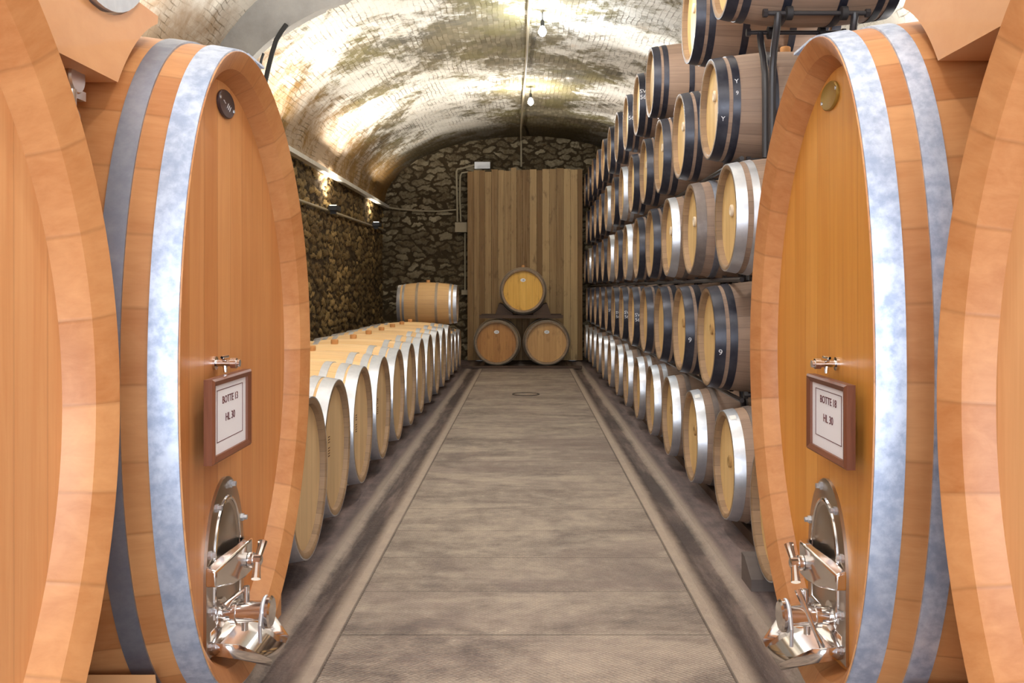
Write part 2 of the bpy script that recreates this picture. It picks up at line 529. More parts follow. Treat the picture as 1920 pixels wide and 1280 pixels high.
def vault_mesh(hw, rise, y0, y1, ny, na=72):
    th = np.linspace(0, PI, na + 1)
    xs, zs = -hw * np.cos(th), ZS + rise * np.sin(th)
    arc = np.concatenate([[0], np.cumsum(np.hypot(np.diff(xs), np.diff(zs)))])
    ys = np.linspace(y0, y1, ny + 1)
    nz = rng.normal(0, 1, (ny + 1, na + 1))
    for _ in range(3):
        nz = (nz + np.roll(nz, 1, 0) + np.roll(nz, 1, 1) + np.roll(nz, -1, 0) + np.roll(nz, -1, 1)) / 5
    nz *= 0.009 / nz.std()
    nz[:, 0] = nz[:, -1] = 0
    b = MB()
    verts = []
    for j in range(ny + 1):
        for i in range(na + 1):
            k = 1 + nz[j, i] / max(hw, 1)
            verts.append((xs[i] * k, ys[j], ZS + (zs[i] - ZS) * k))
    faces, uvs = [], []
    w = na + 1
    half = arc[-1] / 2
    for j in range(ny):
        for i in range(na):
            faces.append((j * w + i, j * w + i + 1, (j + 1) * w + i + 1, (j + 1) * w + i))
            q = lambda jj, ii: (ys[jj], min(arc[ii], arc[-1] - arc[ii]) if False else arc[ii])
            uvs.append((q(j, i), q(j, i + 1), q(j + 1, i + 1), q(j + 1, i)))
    b.add(verts, faces, uvs)
    return b


def flipped(o):
    return o


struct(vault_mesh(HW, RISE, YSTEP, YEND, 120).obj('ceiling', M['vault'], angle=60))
struct(vault_mesh(HW2, RISE2, YREAR, YSTEP, 120).obj('ceiling', M['vault_near'], angle=60))

# stepped arch between the two vaults
b = MB()
n = 64
inner, outer = [], []
inner += [(-HW, 0.0), (-HW, ZS / 2)]
outer += [(-HW2 - 0.1, 0.0), (-HW2 - 0.1, ZS / 2)]
for i in range(n + 1):
    t = PI * i / n
    inner.append((-HW * math.cos(t), ZS + RISE * math.sin(t)))
    outer.append((-(HW2 + 0.1) * math.cos(t), ZS + (RISE2 + 0.1) * math.sin(t)))
inner += [(HW, ZS / 2), (HW, 0.0)]
outer += [(HW2 + 0.1, ZS / 2), (HW2 + 0.1, 0.0)]
l1 = [(x, YSTEP - 0.01, z) for x, z in outer]
l2 = [(x, YSTEP - 0.01, z) for x, z in inner]
l3 = [(x, YSTEP + 0.12, z) for x, z in inner]
b.loops([l1, l2, l3], 1.0, [0, 0.5, 0.7], close=False)
struct(b.obj('trim_1', M['plaster'], angle=30))


def stone_wall(name, mat, origin, ux, nrm, width, height, cw, ch, res, amp, top=None, seed=3):
    """rubble wall: a grid pushed out stone by stone"""
    r = np.random.default_rng(seed)
    nu, nv = int(width / res), int(height / res)
    us, vs = np.linspace(0, width, nu + 1), np.linspace(0, height, nv + 1)
    U, V = np.meshgrid(us, vs, indexing='ij')
    gu, gv = int(width / cw) + 4, int(height / ch) + 4
    px = (np.arange(gu)[:, None] - 1.5 + r.uniform(0.0, 1.0, (gu, gv)) + 0.5 * (np.arange(gv)[None, :] % 2)) * cw
    py = (np.arange(gv)[None, :] - 1.5 + r.uniform(0.2, 0.8, (gu, gv))) * ch
    val = r.uniform(0, 1, (gu, gv))
    out = r.uniform(0.3, 1, (gu, gv))
    Uw = U + 0.03 * np.sin(V * 17 + np.sin(U * 9)) + 0.012 * np.sin(V * 47) + 0.02 * np.sin(U * 31 + V * 23)
    Vw = V + 0.02 * np.sin(U * 13 + np.sin(V * 7)) + 0.010 * np.sin(U * 41)
    iu, iv = np.clip((Uw / cw + 1.5).astype(int), 2, gu - 3), np.clip((Vw / ch + 1.5).astype(int), 2, gv - 3)
    f1 = np.full(U.shape, 9.0)
    f2 = np.full(U.shape, 9.0)
    c = np.zeros(U.shape)
    h = np.zeros(U.shape)
    for a in (-2, -1, 0, 1, 2):
        for d in (-2, -1, 0, 1, 2):
            x, y = np.clip(iu + a, 0, gu - 1), np.clip(iv + d, 0, gv - 1)
            dist = np.hypot((Uw - px[x, y]) / cw, (Vw - py[x, y]) / ch)
            nearer = dist < f1
            f2 = np.where(nearer, f1, np.minimum(f2, dist))
            c = np.where(nearer, val[x, y], c)
            h = np.where(nearer, out[x, y], h)
            f1 = np.where(nearer, dist, f1)
    e = np.clip((f2 - f1) / 0.35, 0, 1)
    e = e * e * (3 - 2 * e)
    disp = amp * e * h
    O, UX, N = np.array(origin), np.array(ux), np.array(nrm)
    P = O + U[..., None] * UX + V[..., None] * np.array((0, 0, 1.0)) + disp[..., None] * N
    P = P.reshape(-1, 3)
    ii, jj = np.meshgrid(np.arange(nu), np.arange(nv), indexing='ij')
    a = (ii * (nv + 1) + jj).ravel()
    q = np.stack([a, a + nv + 1, a + nv + 2, a + 1], 1)
    if top is not None:
        cen = P[q].mean(1)
        q = q[top(cen)]
    me = bpy.data.meshes.new(name)
    me.from_pydata(P.tolist(), [], q.tolist())
    at_ = me.color_attributes.new('stone', 'FLOAT_COLOR', 'POINT')
    cc = np.stack([c.ravel(), e.ravel(), h.ravel(), np.ones(c.size)], 1)
    at_.data.foreach_set('color', cc.astype(np.float32).ravel())
    me.materials.append(mat)
    me.polygons.foreach_set('use_smooth', [True] * len(me.polygons))
    return struct(link(name, me))


def under_vault(cen):
    x, z = cen[:, 0], cen[:, 2]
    lim = ZS + (RISE + 0.12) * np.sqrt(np.clip(1 - (x / (HW + 0.08)) ** 2, 0, 1))
    return (z < ZS) | (z < lim)


stone_wall('wall_end', M['stone_end'], (-2.9, YEND, 0), (1, 0, 0), (0, -1, 0), 5.8, 4.6, 0.30, 0.12, 0.022, 0.05, under_vault, 5)
stone_wall('wall_left', M['stone_left'], (-HW - 0.05, YSTEP, 0), (0, 1, 0), (1, 0, 0), YEND - YSTEP, ZS + 0.05, 0.40, 0.10, 0.024, 0.055, None, 9)


def quad_wall(name, mat, pts):
    bb = MB()
    bb.add(pts, [(0, 1, 2, 3)], [((0, 0), (1, 0), (1, 1), (0, 1))])
    return struct(bb.obj(name, mat, smooth=False))


quad_wall('wall_right', M['plaster'], [(HW, YSTEP, 0), (HW, YEND, 0), (HW, YEND, ZS), (HW, YSTEP, ZS)])
quad_wall('wall_left', M['plaster'], [(-HW2, YREAR, 0), (-HW2, YSTEP, 0), (-HW2, YSTEP, ZS), (-HW2, YREAR, ZS)])
quad_wall('wall_right', M['plaster'], [(HW2, YREAR, 0), (HW2, YSTEP, 0), (HW2, YSTEP, ZS), (HW2, YREAR, ZS)])
# entrance wall behind the camera, with a wide doorway
b = MB()
DW, DH = 1.9, 3.2
for x0, x1, z0, z1 in ((-HW2 - 0.1, -DW, 0, 4.9), (DW, HW2 + 0.1, 0, 4.9), (-DW, DW, DH, 4.9)):
    b.box((x0, YREAR - 0.4, z0), (x1, YREAR, z1))
struct(b.obj('wall_entrance', M['plaster'], smooth=False))

# floor: walkway slab, kerbs, shallow gutters, side floors
b = MB()
secs = [(-3.5, 0.0), (-1.0, 0.0), (-0.95, -0.012), (-0.87, -0.012), (-0.80, 0.0), (0.80, 0.0), (0.87, -0.012), (0.95, -0.012), (1.0, 0.0), (3.5, 0.0)]
mids = [0] * 9
ys = np.linspace(YREAR - 0.4, YEND + 0.1, 50)
for k in range(len(secs) - 1):
    (xa, za), (xb, zb) = secs[k][:2], secs[k + 1][:2]
    for j in range(len(ys) - 1):
        b.add([(xa, ys[j], za), (xb, ys[j], zb), (xb, ys[j + 1], zb), (xa, ys[j + 1], za)], [(0, 1, 2, 3)], None, mids[k])
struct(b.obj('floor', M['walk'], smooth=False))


# ------------------------------------------------------------------ barrels
def barrel_radius(x, L, rr, rb):
    t = 2 * x / L - 1
    return rb - (rb - rr) * t * t


def hoop_mesh(name, x0, x1, L, rr, rb, mat, seg=64):
    bb = MB()
    rad = lambda x, o: barrel_radius(x, L, rr, rb) + o
    xs = [x0 + (x1 - x0) * k / 3 for k in range(4)]
    prof = [(x, rad(x, 0.0045)) for x in xs] + [(x, rad(x, -0.003)) for x in reversed(xs)]
    loops = []
    for x, r in prof + [prof[0]]:
        loops.append([(x, r * math.cos(2 * PI * k / seg), r * math.sin(2 * PI * k / seg)) for k in range(seg)])
    bb.loops(loops, 1.0)
    # riveted overlap
    me = bb.mesh(name, mat, 40)
    return me


def barrel_parts(key, L, rr, rb, hoops, mbody, mhead, mchime, recess=0.038, thick=0.026, nst=30, plank=0.1):
    """list of (part name, mesh) for one kind of barrel; its visible head is at x = 0"""
    seg = 64
    circ = lambda x, r: [(x, r * math.cos(2 * PI * k / seg), r * math.sin(2 * PI * k / seg)) for k in range(seg)]
    out = []
    bb = MB()
    xs = [L * k / 14 for k in range(15)]
    bb.loops([circ(x, barrel_radius(x, L, rr, rb)) for x in xs], nst, xs)
    for x0, dr in ((0.0, 1), (L, -1)):
        bb.loops([circ(x0, rr), circ(x0, rr - thick * 0.7), circ(x0 + dr * 0.006, rr - thick), circ(x0 + dr * recess, rr - thick - 0.003)], nst, [0, 0.02, 0.03, 0.07], mi=1)
    out.append(('staves', bb.mesh('staves', [mbody, mchime], 40)))
    hb = MB()
    R = rr - thick
    for x0, dr, nm in ((recess, 1, 'head'), (L - recess, -1, 'head')):
        hb = MB()
        hb.loops([circ(x0, R), circ(x0 + dr * 0.02, R)], 1.0, cap0=True, cap1=True)
        hb.uv = [tuple((hb.v[i][1] / plank + 50.5, hb.v[i][2]) for i in fc) if len(fc) > 4 else u for fc, u in zip(hb.f, hb.uv)]
        out.append((nm, hb.mesh('head', mhead, 30)))
    for x0, x1, mt in hoops:
        out.append(('hoop', hoop_mesh('hoop', x0, x1, L, rr, rb, mt)))
    cb = MB()
    cb.lathe((L / 2, 0, rb - 0.012), (0, 0, 1), [(0, 0.030), (0.03, 0.032), (0.045, 0.032), (0.05, 0.028)], 18)
    out.append(('bung', cb.mesh('bung', M['cork'], 40)))
    return out


def sym(L, spec):
    return [(a, b_, m) for a, b_, m in spec] + [(L - b_, L - a, m) for a, b_, m in spec]


BL, BRR, BRB = 0.95, 0.30, 0.35
TL, TRR, TRB = 1.10, 0.38, 0.43
K = {}
K['black'] = barrel_parts('black', BL, BRR, BRB, sym(BL, [(0.0, 0.062, M['hoop_black']), (0.085, 0.128, M['hoop_black']), (0.30, 0.345, M['hoop_black'])]), M['oak_old'], M['oak_head'], M['oak_chime'])
K['galv'] = barrel_parts('galv', BL, BRR, BRB, sym(BL, [(0.0, 0.06, M['galv_bright']), (0.115, 0.15, M['hoop_brown']), (0.30, 0.34, M['hoop_brown'])]), M['oak_old'], M['oak_head'], M['oak_chime'])
K['double'] = barrel_parts('double', BL, BRR, BRB, sym(BL, [(0.0, 0.06, M['galv_bright']), (0.09, 0.13, M['galv_bright']), (0.30, 0.34, M['steel_dull'])]), M['oak_old'], M['oak_head'], M['oak_chime'])
K['brown'] = barrel_parts('brown', BL, BRR, BRB, sym(BL, [(0.0, 0.062, M['hoop_brown']), (0.12, 0.16, M['steel_dull']), (0.30, 0.34, M['hoop_brown'])]), M['oak_old'], M['oak_head'], M['oak_chime'])
K['tun'] = barrel_parts('tun', TL, TRR, TRB, sym(TL, [(0.0, 0.075, M['galv_bright']), (0.09, 0.145, M['galv_bright']), (0.20, 0.25, M['galv_bright'])]), M['oak_new'], M['oak_new_head'], M['oak_chime'], 0.032, 0.03, 34, 0.11)
K['pale'] = barrel_parts('pale', BL, BRR, BRB, sym(BL, [(0.0, 0.06, M['galv_bright']), (0.09, 0.13, M['galv_bright']), (0.30, 0.34, M['galv_bright'])]), M['oak_new'], M['oak_new_head'], M['oak_chime'])
K['plain'] = barrel_parts('plain', BL, BRR, BRB, sym(BL, [(0.0, 0.055, M['galv_bright']), (0.085, 0.12, M['galv_bright']), (0.30, 0.34, M['hoop_tan'])]), M['oak_mid'], M['tun_head_tan'], M['oak_chime'])
for hk in ('gold', 'brown', 'tan'):
    K['tun_' + hk] = barrel_parts('tun_' + hk, TL, TRR, TRB, sym(TL, [(0.0, 0.06, M['hoop_tan']), (0.085, 0.13, M['hoop_tan']), (0.30, 0.35, M['hoop_tan'])]), M['tun_body'], M['tun_head_' + hk], M['oak_chime'], 0.06, 0.03, 34, 0.11)


def make_barrel(kind, loc, rz, label, group, name='wine_barrel'):
    root = empty(name, loc, rz)
    tag(root, label, 'barrel', group)
    for pn, me in K[kind]:
        link(pn, me, root)
    return root


def head_plug(root, mat, z=0.03, y=0.0):
    bb = MB()
    bb.lathe((0.040, y, z), (-1, 0, 0), [(0, 0.034), (0.012, 0.034), (0.016, 0.026), (0.014, 0.018), (0.010, 0.010)], 20)
    return bb.obj('head_plug', mat, root)


def hoop_text(root, s, size, ang, xmid, rr, rb, L, mat, flip=1):
    """writing on a hoop: reads along x, stands along the circumference; ang = 0 is the -y side"""
    me = text_mesh(s, size, mat)
    for v in me.vertices:
        x = xmid + v.co.x * flip
        r = barrel_radius(x, L, rr, rb) + 0.0052 + max(0, v.co.z)
        a = ang + v.co.y / r
        v.co = (x, -r * math.cos(a), r * math.sin(a))
    me.name = 'chalk_mark'
    return link('chalk_mark', me, root)


def hoop_sticker(root, ang, x0, x1, rr, rb, L, mat):
    bb = MB()
    lp = []
    for x in (x0, x1):
        r = barrel_radius(x, L, rr, rb) + 0.006
        lp.append([(x, -r * math.cos(ang + t), r * math.sin(ang + t)) for t in np.linspace(-0.07, 0.07, 6)])
    bb.loops(lp, 1.0, close=False)
    return bb.obj('sticker', mat, root)


ORD = ['', 'nearest', 'second', 'third', 'fourth', 'fifth', 'sixth', 'seventh', 'eighth', 'ninth', 'tenth', 'eleventh', 'twelfth', 'thirteenth', 'fourteenth', 'fifteenth', 'sixteenth']


def from_cam(i):
    return 'nearest the camera' if i == 1 else ORD[i] + ' from the camera'


XR = 1.109
TIERZ = {1: 0.40, 2: 1.10, 3: 1.80, 4: 2.50, 5: 3.24}
TIERNAME = {1: 'right floor row', 2: 'right rack second tier', 3: 'right rack third tier', 4: 'right rack fourth tier', 5: 'right rack top tier'}
GRP = {1: 'barrels in the right floor row', 2: 'barrels in the second tier at right', 3: 'barrels in the third tier at right', 4: 'barrels in the fourth tier at right', 5: 'barrels in the top tier at right'}
R_ = {}
row1 = [(1.075, 4.30)] + [(1.12 if k == 0 else XR, 5.45 + 1.045 * k) for k in range(13)]
row2 = [(XR, 5.92 + 1.05 * k) for k in range(12)]
row3 = [(1.135 if k == 0 else XR, 5.47 + 1.05 * k) for k in range(13)]
row4 = [(1.128 if k == 0 else XR, 5.93 + 1.05 * k) for k in range(12)]
row5 = [(XR, 5.45), (XR, 6.54)] + [(XR, 8.60 + 1.05 * k) for k in range(10)]
kinds = {
    1: ['galv', 'galv', 'galv', 'galv', 'double', 'double', 'galv', 'double', 'galv', 'double', 'galv', 'galv', 'double', 'galv'],
    2: ['black'] * 13,
    3: ['double', 'brown', 'galv', 'black', 'black', 'double', 'black', 'double', 'black', 'black', 'black', 'double', 'black'],
    4: ['black', 'black', 'black', 'black', 'black', 'double', 'black', 'double', 'black', 'black', 'black', 'black'],
    5: ['black'] * 13,
}
KWORD = {'black': 'black-hooped oak barrel', 'galv': 'oak barrel with galvanised end hoop', 'double': 'oak barrel with paired galvanised hoops', 'brown': 'oak barrel with dull brown end hoop'}
for tier, row in ((1, row1), (2, row2), (3, row3), (4, row4), (5, row5)):
    for i, (x, y) in enumerate(row):
        kd = kinds[tier][i]
        r = make_barrel(kd, (x, y, TIERZ[tier]), 0.0, '%s, %s, %s' % (KWORD[kd], TIERNAME[tier], from_cam(i + 1)), GRP[tier])
        R_[tier, i] = r

for key, mt, z in (((1, 1), 'plug_tan', 0.02), ((1, 2), 'plug_tan', 0.04), ((1, 3), 'plug_tan', 0.05), ((3, 0), 'plug_white', 0.04), ((3, 1), 'plug_white', 0.05), ((3, 2), 'plug_white', 0.05),
                   ((4, 0), 'plug_white', 0.08), ((4, 1), 'plug_white', 0.07), ((4, 2), 'plug_white', 0.07), ((4, 3), 'plug_white', 0.06), ((5, 0), 'plug_white', 0.05), ((5, 1), 'plug_white', 0.06),
                   ((2, 0), 'plug_tan', 0.05), ((2, 1), 'plug_tan', 0.05)):
    head_plug(R_[key], M[mt], z, -0.02)
for key, s, ang, xm, sz in (((2, 0), '9', -0.25, 0.03, 0.05), ((2, 1), '9', -0.2, 0.03, 0.05), ((2, 4), 'SV\n56', 0.0, 0.032, 0.05), ((2, 5), 'SV\n56', 0.0, 0.032, 0.05), ((2, 6), 'SV\n56', -0.1, 0.032, 0.05),
                            ((5, 3), 'SV\n56', 0.15, 0.032, 0.06), ((5, 1), 'R', 0.75, 0.032, 0.055), ((5, 4), '56', 0.0, 0.032, 0.06), ((4, 0), 'Y', -0.35, 0.03, 0.04), ((4, 0), 'Y', 0.35, 0.107, 0.04), ((4, 0), '9', 0.12, 0.107, 0.035), ((2, 7), 'SV', 0.0, 0.032, 0.05)):
    hoop_text(R_[key], s, sz, ang, xm, BRR, BRB, BL, M['chalk'])
for key in ((1, 1), (1, 2)):
    hoop_sticker(R_[key], 1.15, 0.012, 0.045, BRR, BRB, BL, M['white'])

# left floor row: large new casks, then three standard barrels
left_row = [(1.03, 4.60), (1.07, 5.47), (1.08, 6.39), (1.08, 7.30), (1.08, 8.18), (1.08, 9.07), (1.08, 9.95), (1.08, 10.84), (1.08, 11.73), (1.08, 12.62), (1.08, 13.51)]
for i, (x, y) in enumerate(left_row):
    r = make_barrel('tun', (-x, y, 0.495), PI, 'large new pale oak barrel, left floor row, %s' % from_cam(i + 1), 'large pale barrels in the left floor row')
    if i < 4:
        me = text_mesh('IIII III', 0.06, M['brandmark'])
        me.transform(Matrix.Translation((0.0305, 0.10, 0.02)) @ Matrix.Rotation(-PI / 2, 4, 'Z') @ Matrix.Rotation(PI / 2, 4, 'X') @ Matrix.Rotation(PI / 2, 4, 'Z'))
        me.name = 'brand_mark'
        bm_ = link('brand_mark', me, r)
for i, (y, w) in enumerate(((14.4, 'nearest'), (15.14, 'middle'), (15.88, 'farthest'))):
    make_barrel('pale', (-1.09, y, 0.41), PI, '%s of the three smaller barrels ending the left floor row' % w, 'smaller barrels ending the left floor row')
make_barrel('plain', (-1.105, 15.52, 1.143), PI, 'brown oak barrel lying on planks above the far end of the left row', None)
b = MB()
b.box((-1.42, 14.1, 0.764), (-1.34, 16.2, 0.791), vaxis=1)
tag(b.obj('support_plank', M['dark_wood'], smooth=False), 'front dark plank under the brown barrel lying at the far left', 'plank', 'planks under the lying barrel')
b = MB()
b.box((-1.89, 14.1, 0.764), (-1.81, 16.2, 0.791), vaxis=1)
tag(b.obj('support_plank', M['dark_wood'], smooth=False), 'rear dark plank under the brown barrel lying at the far left', 'plank', 'planks under the lying barrel')

# floor rails under the rows
for x, s, y0, y1, w in ((-1.36, 'left row of pale barrels', 4.2, 16.3, 'aisle-side'), (-1.95, 'left row of pale barrels', 4.2, 16.3, 'wall-side'), (1.285, 'right floor row', 4.95, 18.4, 'aisle-side'), (1.895, 'right floor row', 4.95, 18.4, 'wall-side')):
    b = MB()
    b.box((x - 0.05, y0, 0.0), (x + 0.05, y1, 0.058), vaxis=1)
    tag(b.obj('floor_rail', M['dark_wood'], smooth=False), 'low %s timber rail under the barrels of the %s' % (w, s), 'rail', 'timber rails under the floor rows')
# chock under the barrel half hidden by the right cask
for sg, w in ((-1, 'near'), (1, 'far')):
    b = MB()
    b.prism([(4.30 + sg * 0.33, 0.0), (4.30 + sg * 0.13, 0.0), (4.30 + sg * 0.13, 0.055), (4.30 + sg * 0.27, 0.125), (4.30 + sg * 0.33, 0.13)], 0, 1.15 if sg < 0 else 1.04, 1.95)
    tag(b.obj('wooden_chock', M['grey_wood'], smooth=False), '%s grey timber chock under the floor barrel beside the right oval cask' % w, 'chock', 'chocks under the half hidden barrel')


# ------------------------------------------------------------------ steel cradles of the rack
def cradle(tier, i, detailed):
    x, y = (row2, row3, row4, row5)[tier - 2][i]
    zc = TIERZ[tier]
    low = -(zc) if tier == 2 else -(TIERZ[tier] - TIERZ[tier - 1] + 0.35)
    label = 'black tubular steel cradle, %s, %s' % (TIERNAME[tier], from_cam(i + 1))
    zr = -0.337

    def post(bb, px, sy):
        pts = [(px, sy * 0.2, zr), (px, sy * 0.2, zr - 0.02), (px, sy * 0.17, zr - 0.09), (px, sy * 0.12, zr - 0.17), (px, sy * 0.085, zr - 0.27), (px, sy * 0.075, zr - 0.4), (px, sy * 0.075, low)]
        bb.tube(pts, 0.02, 10)

    def rod(bb, sy):
        bb.tube([(0.2, sy * 0.2, zr), (0.76, sy * 0.2, zr)], 0.013, 10)
        for px in (0.2, 0.76):
            bb.lathe((px - 0.012, sy * 0.2, zr), (1, 0, 0), [(0, 0.024), (0.024, 0.024)], 6)

    def roller(bb, px, sy):
        bb.lathe((px - 0.02, sy * 0.2, zr), (1, 0, 0), [(0, 0.028), (0.004, 0.038), (0.036, 0.038), (0.04, 0.028)], 20)

    def rail(bb, px):
        bb.tube([(px, -0.24, zr), (px, 0.24, zr)], 0.013, 8)
    if detailed:
        root = empty('barrel_cradle', (x, y, zc))
        tag(root, label, 'barrel rack', 'steel cradles of the right rack')
        for px in (0.27, 0.69):
            for sy in (-1, 1):
                bb = MB(); post(bb, px, sy); bb.obj('post', M['rack'], root)
                bb = MB(); roller(bb, px + (0.06 if px < 0.5 else -0.06), sy); bb.obj('roller', M['rubber'], root)
        for sy in (-1, 1):
            bb = MB(); rod(bb, sy); bb.obj('roller_rod', M['rack'], root)
    else:
        bb = MB()
        for px in (0.27, 0.69):
            for sy in (-1, 1):
                post(bb, px, sy)
                roller(bb, px + (0.06 if px < 0.5 else -0.06), sy)
        for sy in (-1, 1):
            rod(bb, sy)
        o = bb.obj('barrel_cradle', M['rack'], None, (x, y, zc))
        tag(o, label, 'barrel rack', 'steel cradles of the right rack')


for tier, row in ((2, row2), (3, row3), (4, row4), (5, row5)):
    for i in range(len(row)):
        cradle(tier, i, i < 3)
for tier in (2, 3, 4):
    for px, w in ((XR + 0.14, 'aisle-side'), (XR + 0.82, 'wall-side')):
        b = MB()
        z = TIERZ[tier] - 0.35
        b.tube([(px, 5.55, z), (px, 18.4, z)], 0.014, 8)
        tag(b.obj('rack_rail', M['rack']), 'long black %s rail of the right rack below the %s tier' % (w, ORD[tier]), 'rail', 'long rails of the right rack')

# ------------------------------------------------------------------ far end: three casks, plank door
CASK = {}
for key, px, pz, w, hk, num in (('l', -0.52, 0.43, 'stained brown head, lower left of three casks at far end', 'brown', '23'), ('r', 0.372, 0.43, 'pale tan head, lower right of three casks at far end', 'tan', '27'), ('t', -0.05, 1.352, 'golden head, topmost of three casks at far end', 'gold', '18')):
    r = make_barrel('tun_' + hk, (px, 17.0, pz), PI / 2, 'large barrel, ' + w, 'three casks stacked before the plank door')
    r.rotation_euler = (0, 0, PI / 2)
    # oval enamel number plate
    bb = MB()
    cy, cz = 0.0, 0.19
    lp = []
    for x0, k in ((0.0600, 1.0), (0.054, 1.0), (0.0525, 0.9)):
        lp.append([(x0, cy + 0.046 * k * math.cos(2 * PI * t / 28), cz + 0.032 * k * math.sin(2 * PI * t / 28)) for t in range(28)])
    bb.loops(lp, 1.0, cap0=True, cap1=True)
    pl = bb.obj('number_plate', M['white'], r)
    me = text_mesh(num, 0.045, M['brandmark'])
    me.transform(Matrix.Translation((0.0515, cy, cz)) @ Matrix.Rotation(-PI / 2, 4, 'Z') @ Matrix.Rotation(PI / 2, 4, 'X'))
    link('number', me, pl)
b = MB()
b.box((-0.83, 17.1, 0.862), (0.66, 17.22, 0.92), vaxis=0)
tag(b.obj('support_plank', M['dark_wood'], smooth=False), 'front dark plank laid across the two lower casks at the far end', 'plank', 'planks across the lower casks')
b = MB()
b.box((-0.83, 17.88, 0.862), (0.66, 18.0, 0.92), vaxis=0)
tag(b.obj('support_plank', M['dark_wood'], smooth=False), 'rear dark plank laid across the two lower casks at the far end', 'plank', 'planks across the lower casks')
for sx, w in ((-1, 'left'), (1, 'right')):
    b = MB()
    pts = [(-0.05 + sx * 0.50, 0.921), (-0.05 + sx * 0.18, 0.921), (-0.05 + sx * 0.19, 0.955)]
    for t in np.linspace(0.46, 0.98, 6):
        pts.append((-0.05 + sx * 0.435 * math.sin(t), 1.352 - 0.435 * math.cos(t)))
    pts.append((-0.05 + sx * 0.43, 1.13))
    b.prism([(p[0], p[1]) for p in pts], 1, 17.12, 17.98)
    tag(b.obj('wooden_chock', M['dark_wood'], smooth=False), 'dark wedge chock at the %s side of the top cask at the far end' % w, 'chock', 'wedges beside the top cask')
b = MB()
b.box((-1.12, 16.72, 0.0), (0.98, 16.84, 0.04), vaxis=0)
tag(b.obj('base_board', M['dark_wood'], smooth=False), 'low dark board on the floor in front of the stacked casks', 'board')

# tall door of vertical planks
b = MB()
x = -1.118
k = 0
while x < 1.08:
    w = random.uniform(0.105, 0.15)
    x1 = min(x + w, 1.085)
    dz = random.uniform(-0.03, 0.03)
    dy = random.uniform(-0.008, 0.008)
    top = 3.66 + dz + (0.02 if x > -0.4 else -0.01)
    nb = len(b.f)
    b.box((x + 0.002, 18.36 + dy, 0.02), (x1 - 0.002, 18.40, top), vaxis=2)
    for q in range(nb, len(b.f)):
        b.uv[q] = tuple((k + 0.5 + 0.9 * ((b.v[i][0] - x) / w - 0.5), b.v[i][2]) for i in b.f[q])
    x = x1
    k += 1
door = tag(b.obj('plank_door', M['plank_wall'], smooth=False), 'tall door of vertical brown planks behind the stacked casks', 'door')
b = MB()
for z in (0.5, 1.9, 3.3):
    b.box((-1.1, 18.40, z), (1.07, 18.46, z + 0.14), vaxis=0)
b.obj('back_batten', M['dark_wood'], door, smooth=False)

# ------------------------------------------------------------------ oval casks
CL = 1.62
BADGE_Y = {-1: -0.11, 1: -0.065}
BADGE_Z = {-1: 2.022, 1: 2.035}
EGG = 0.13                                  # the ovals are blunter on the entrance side


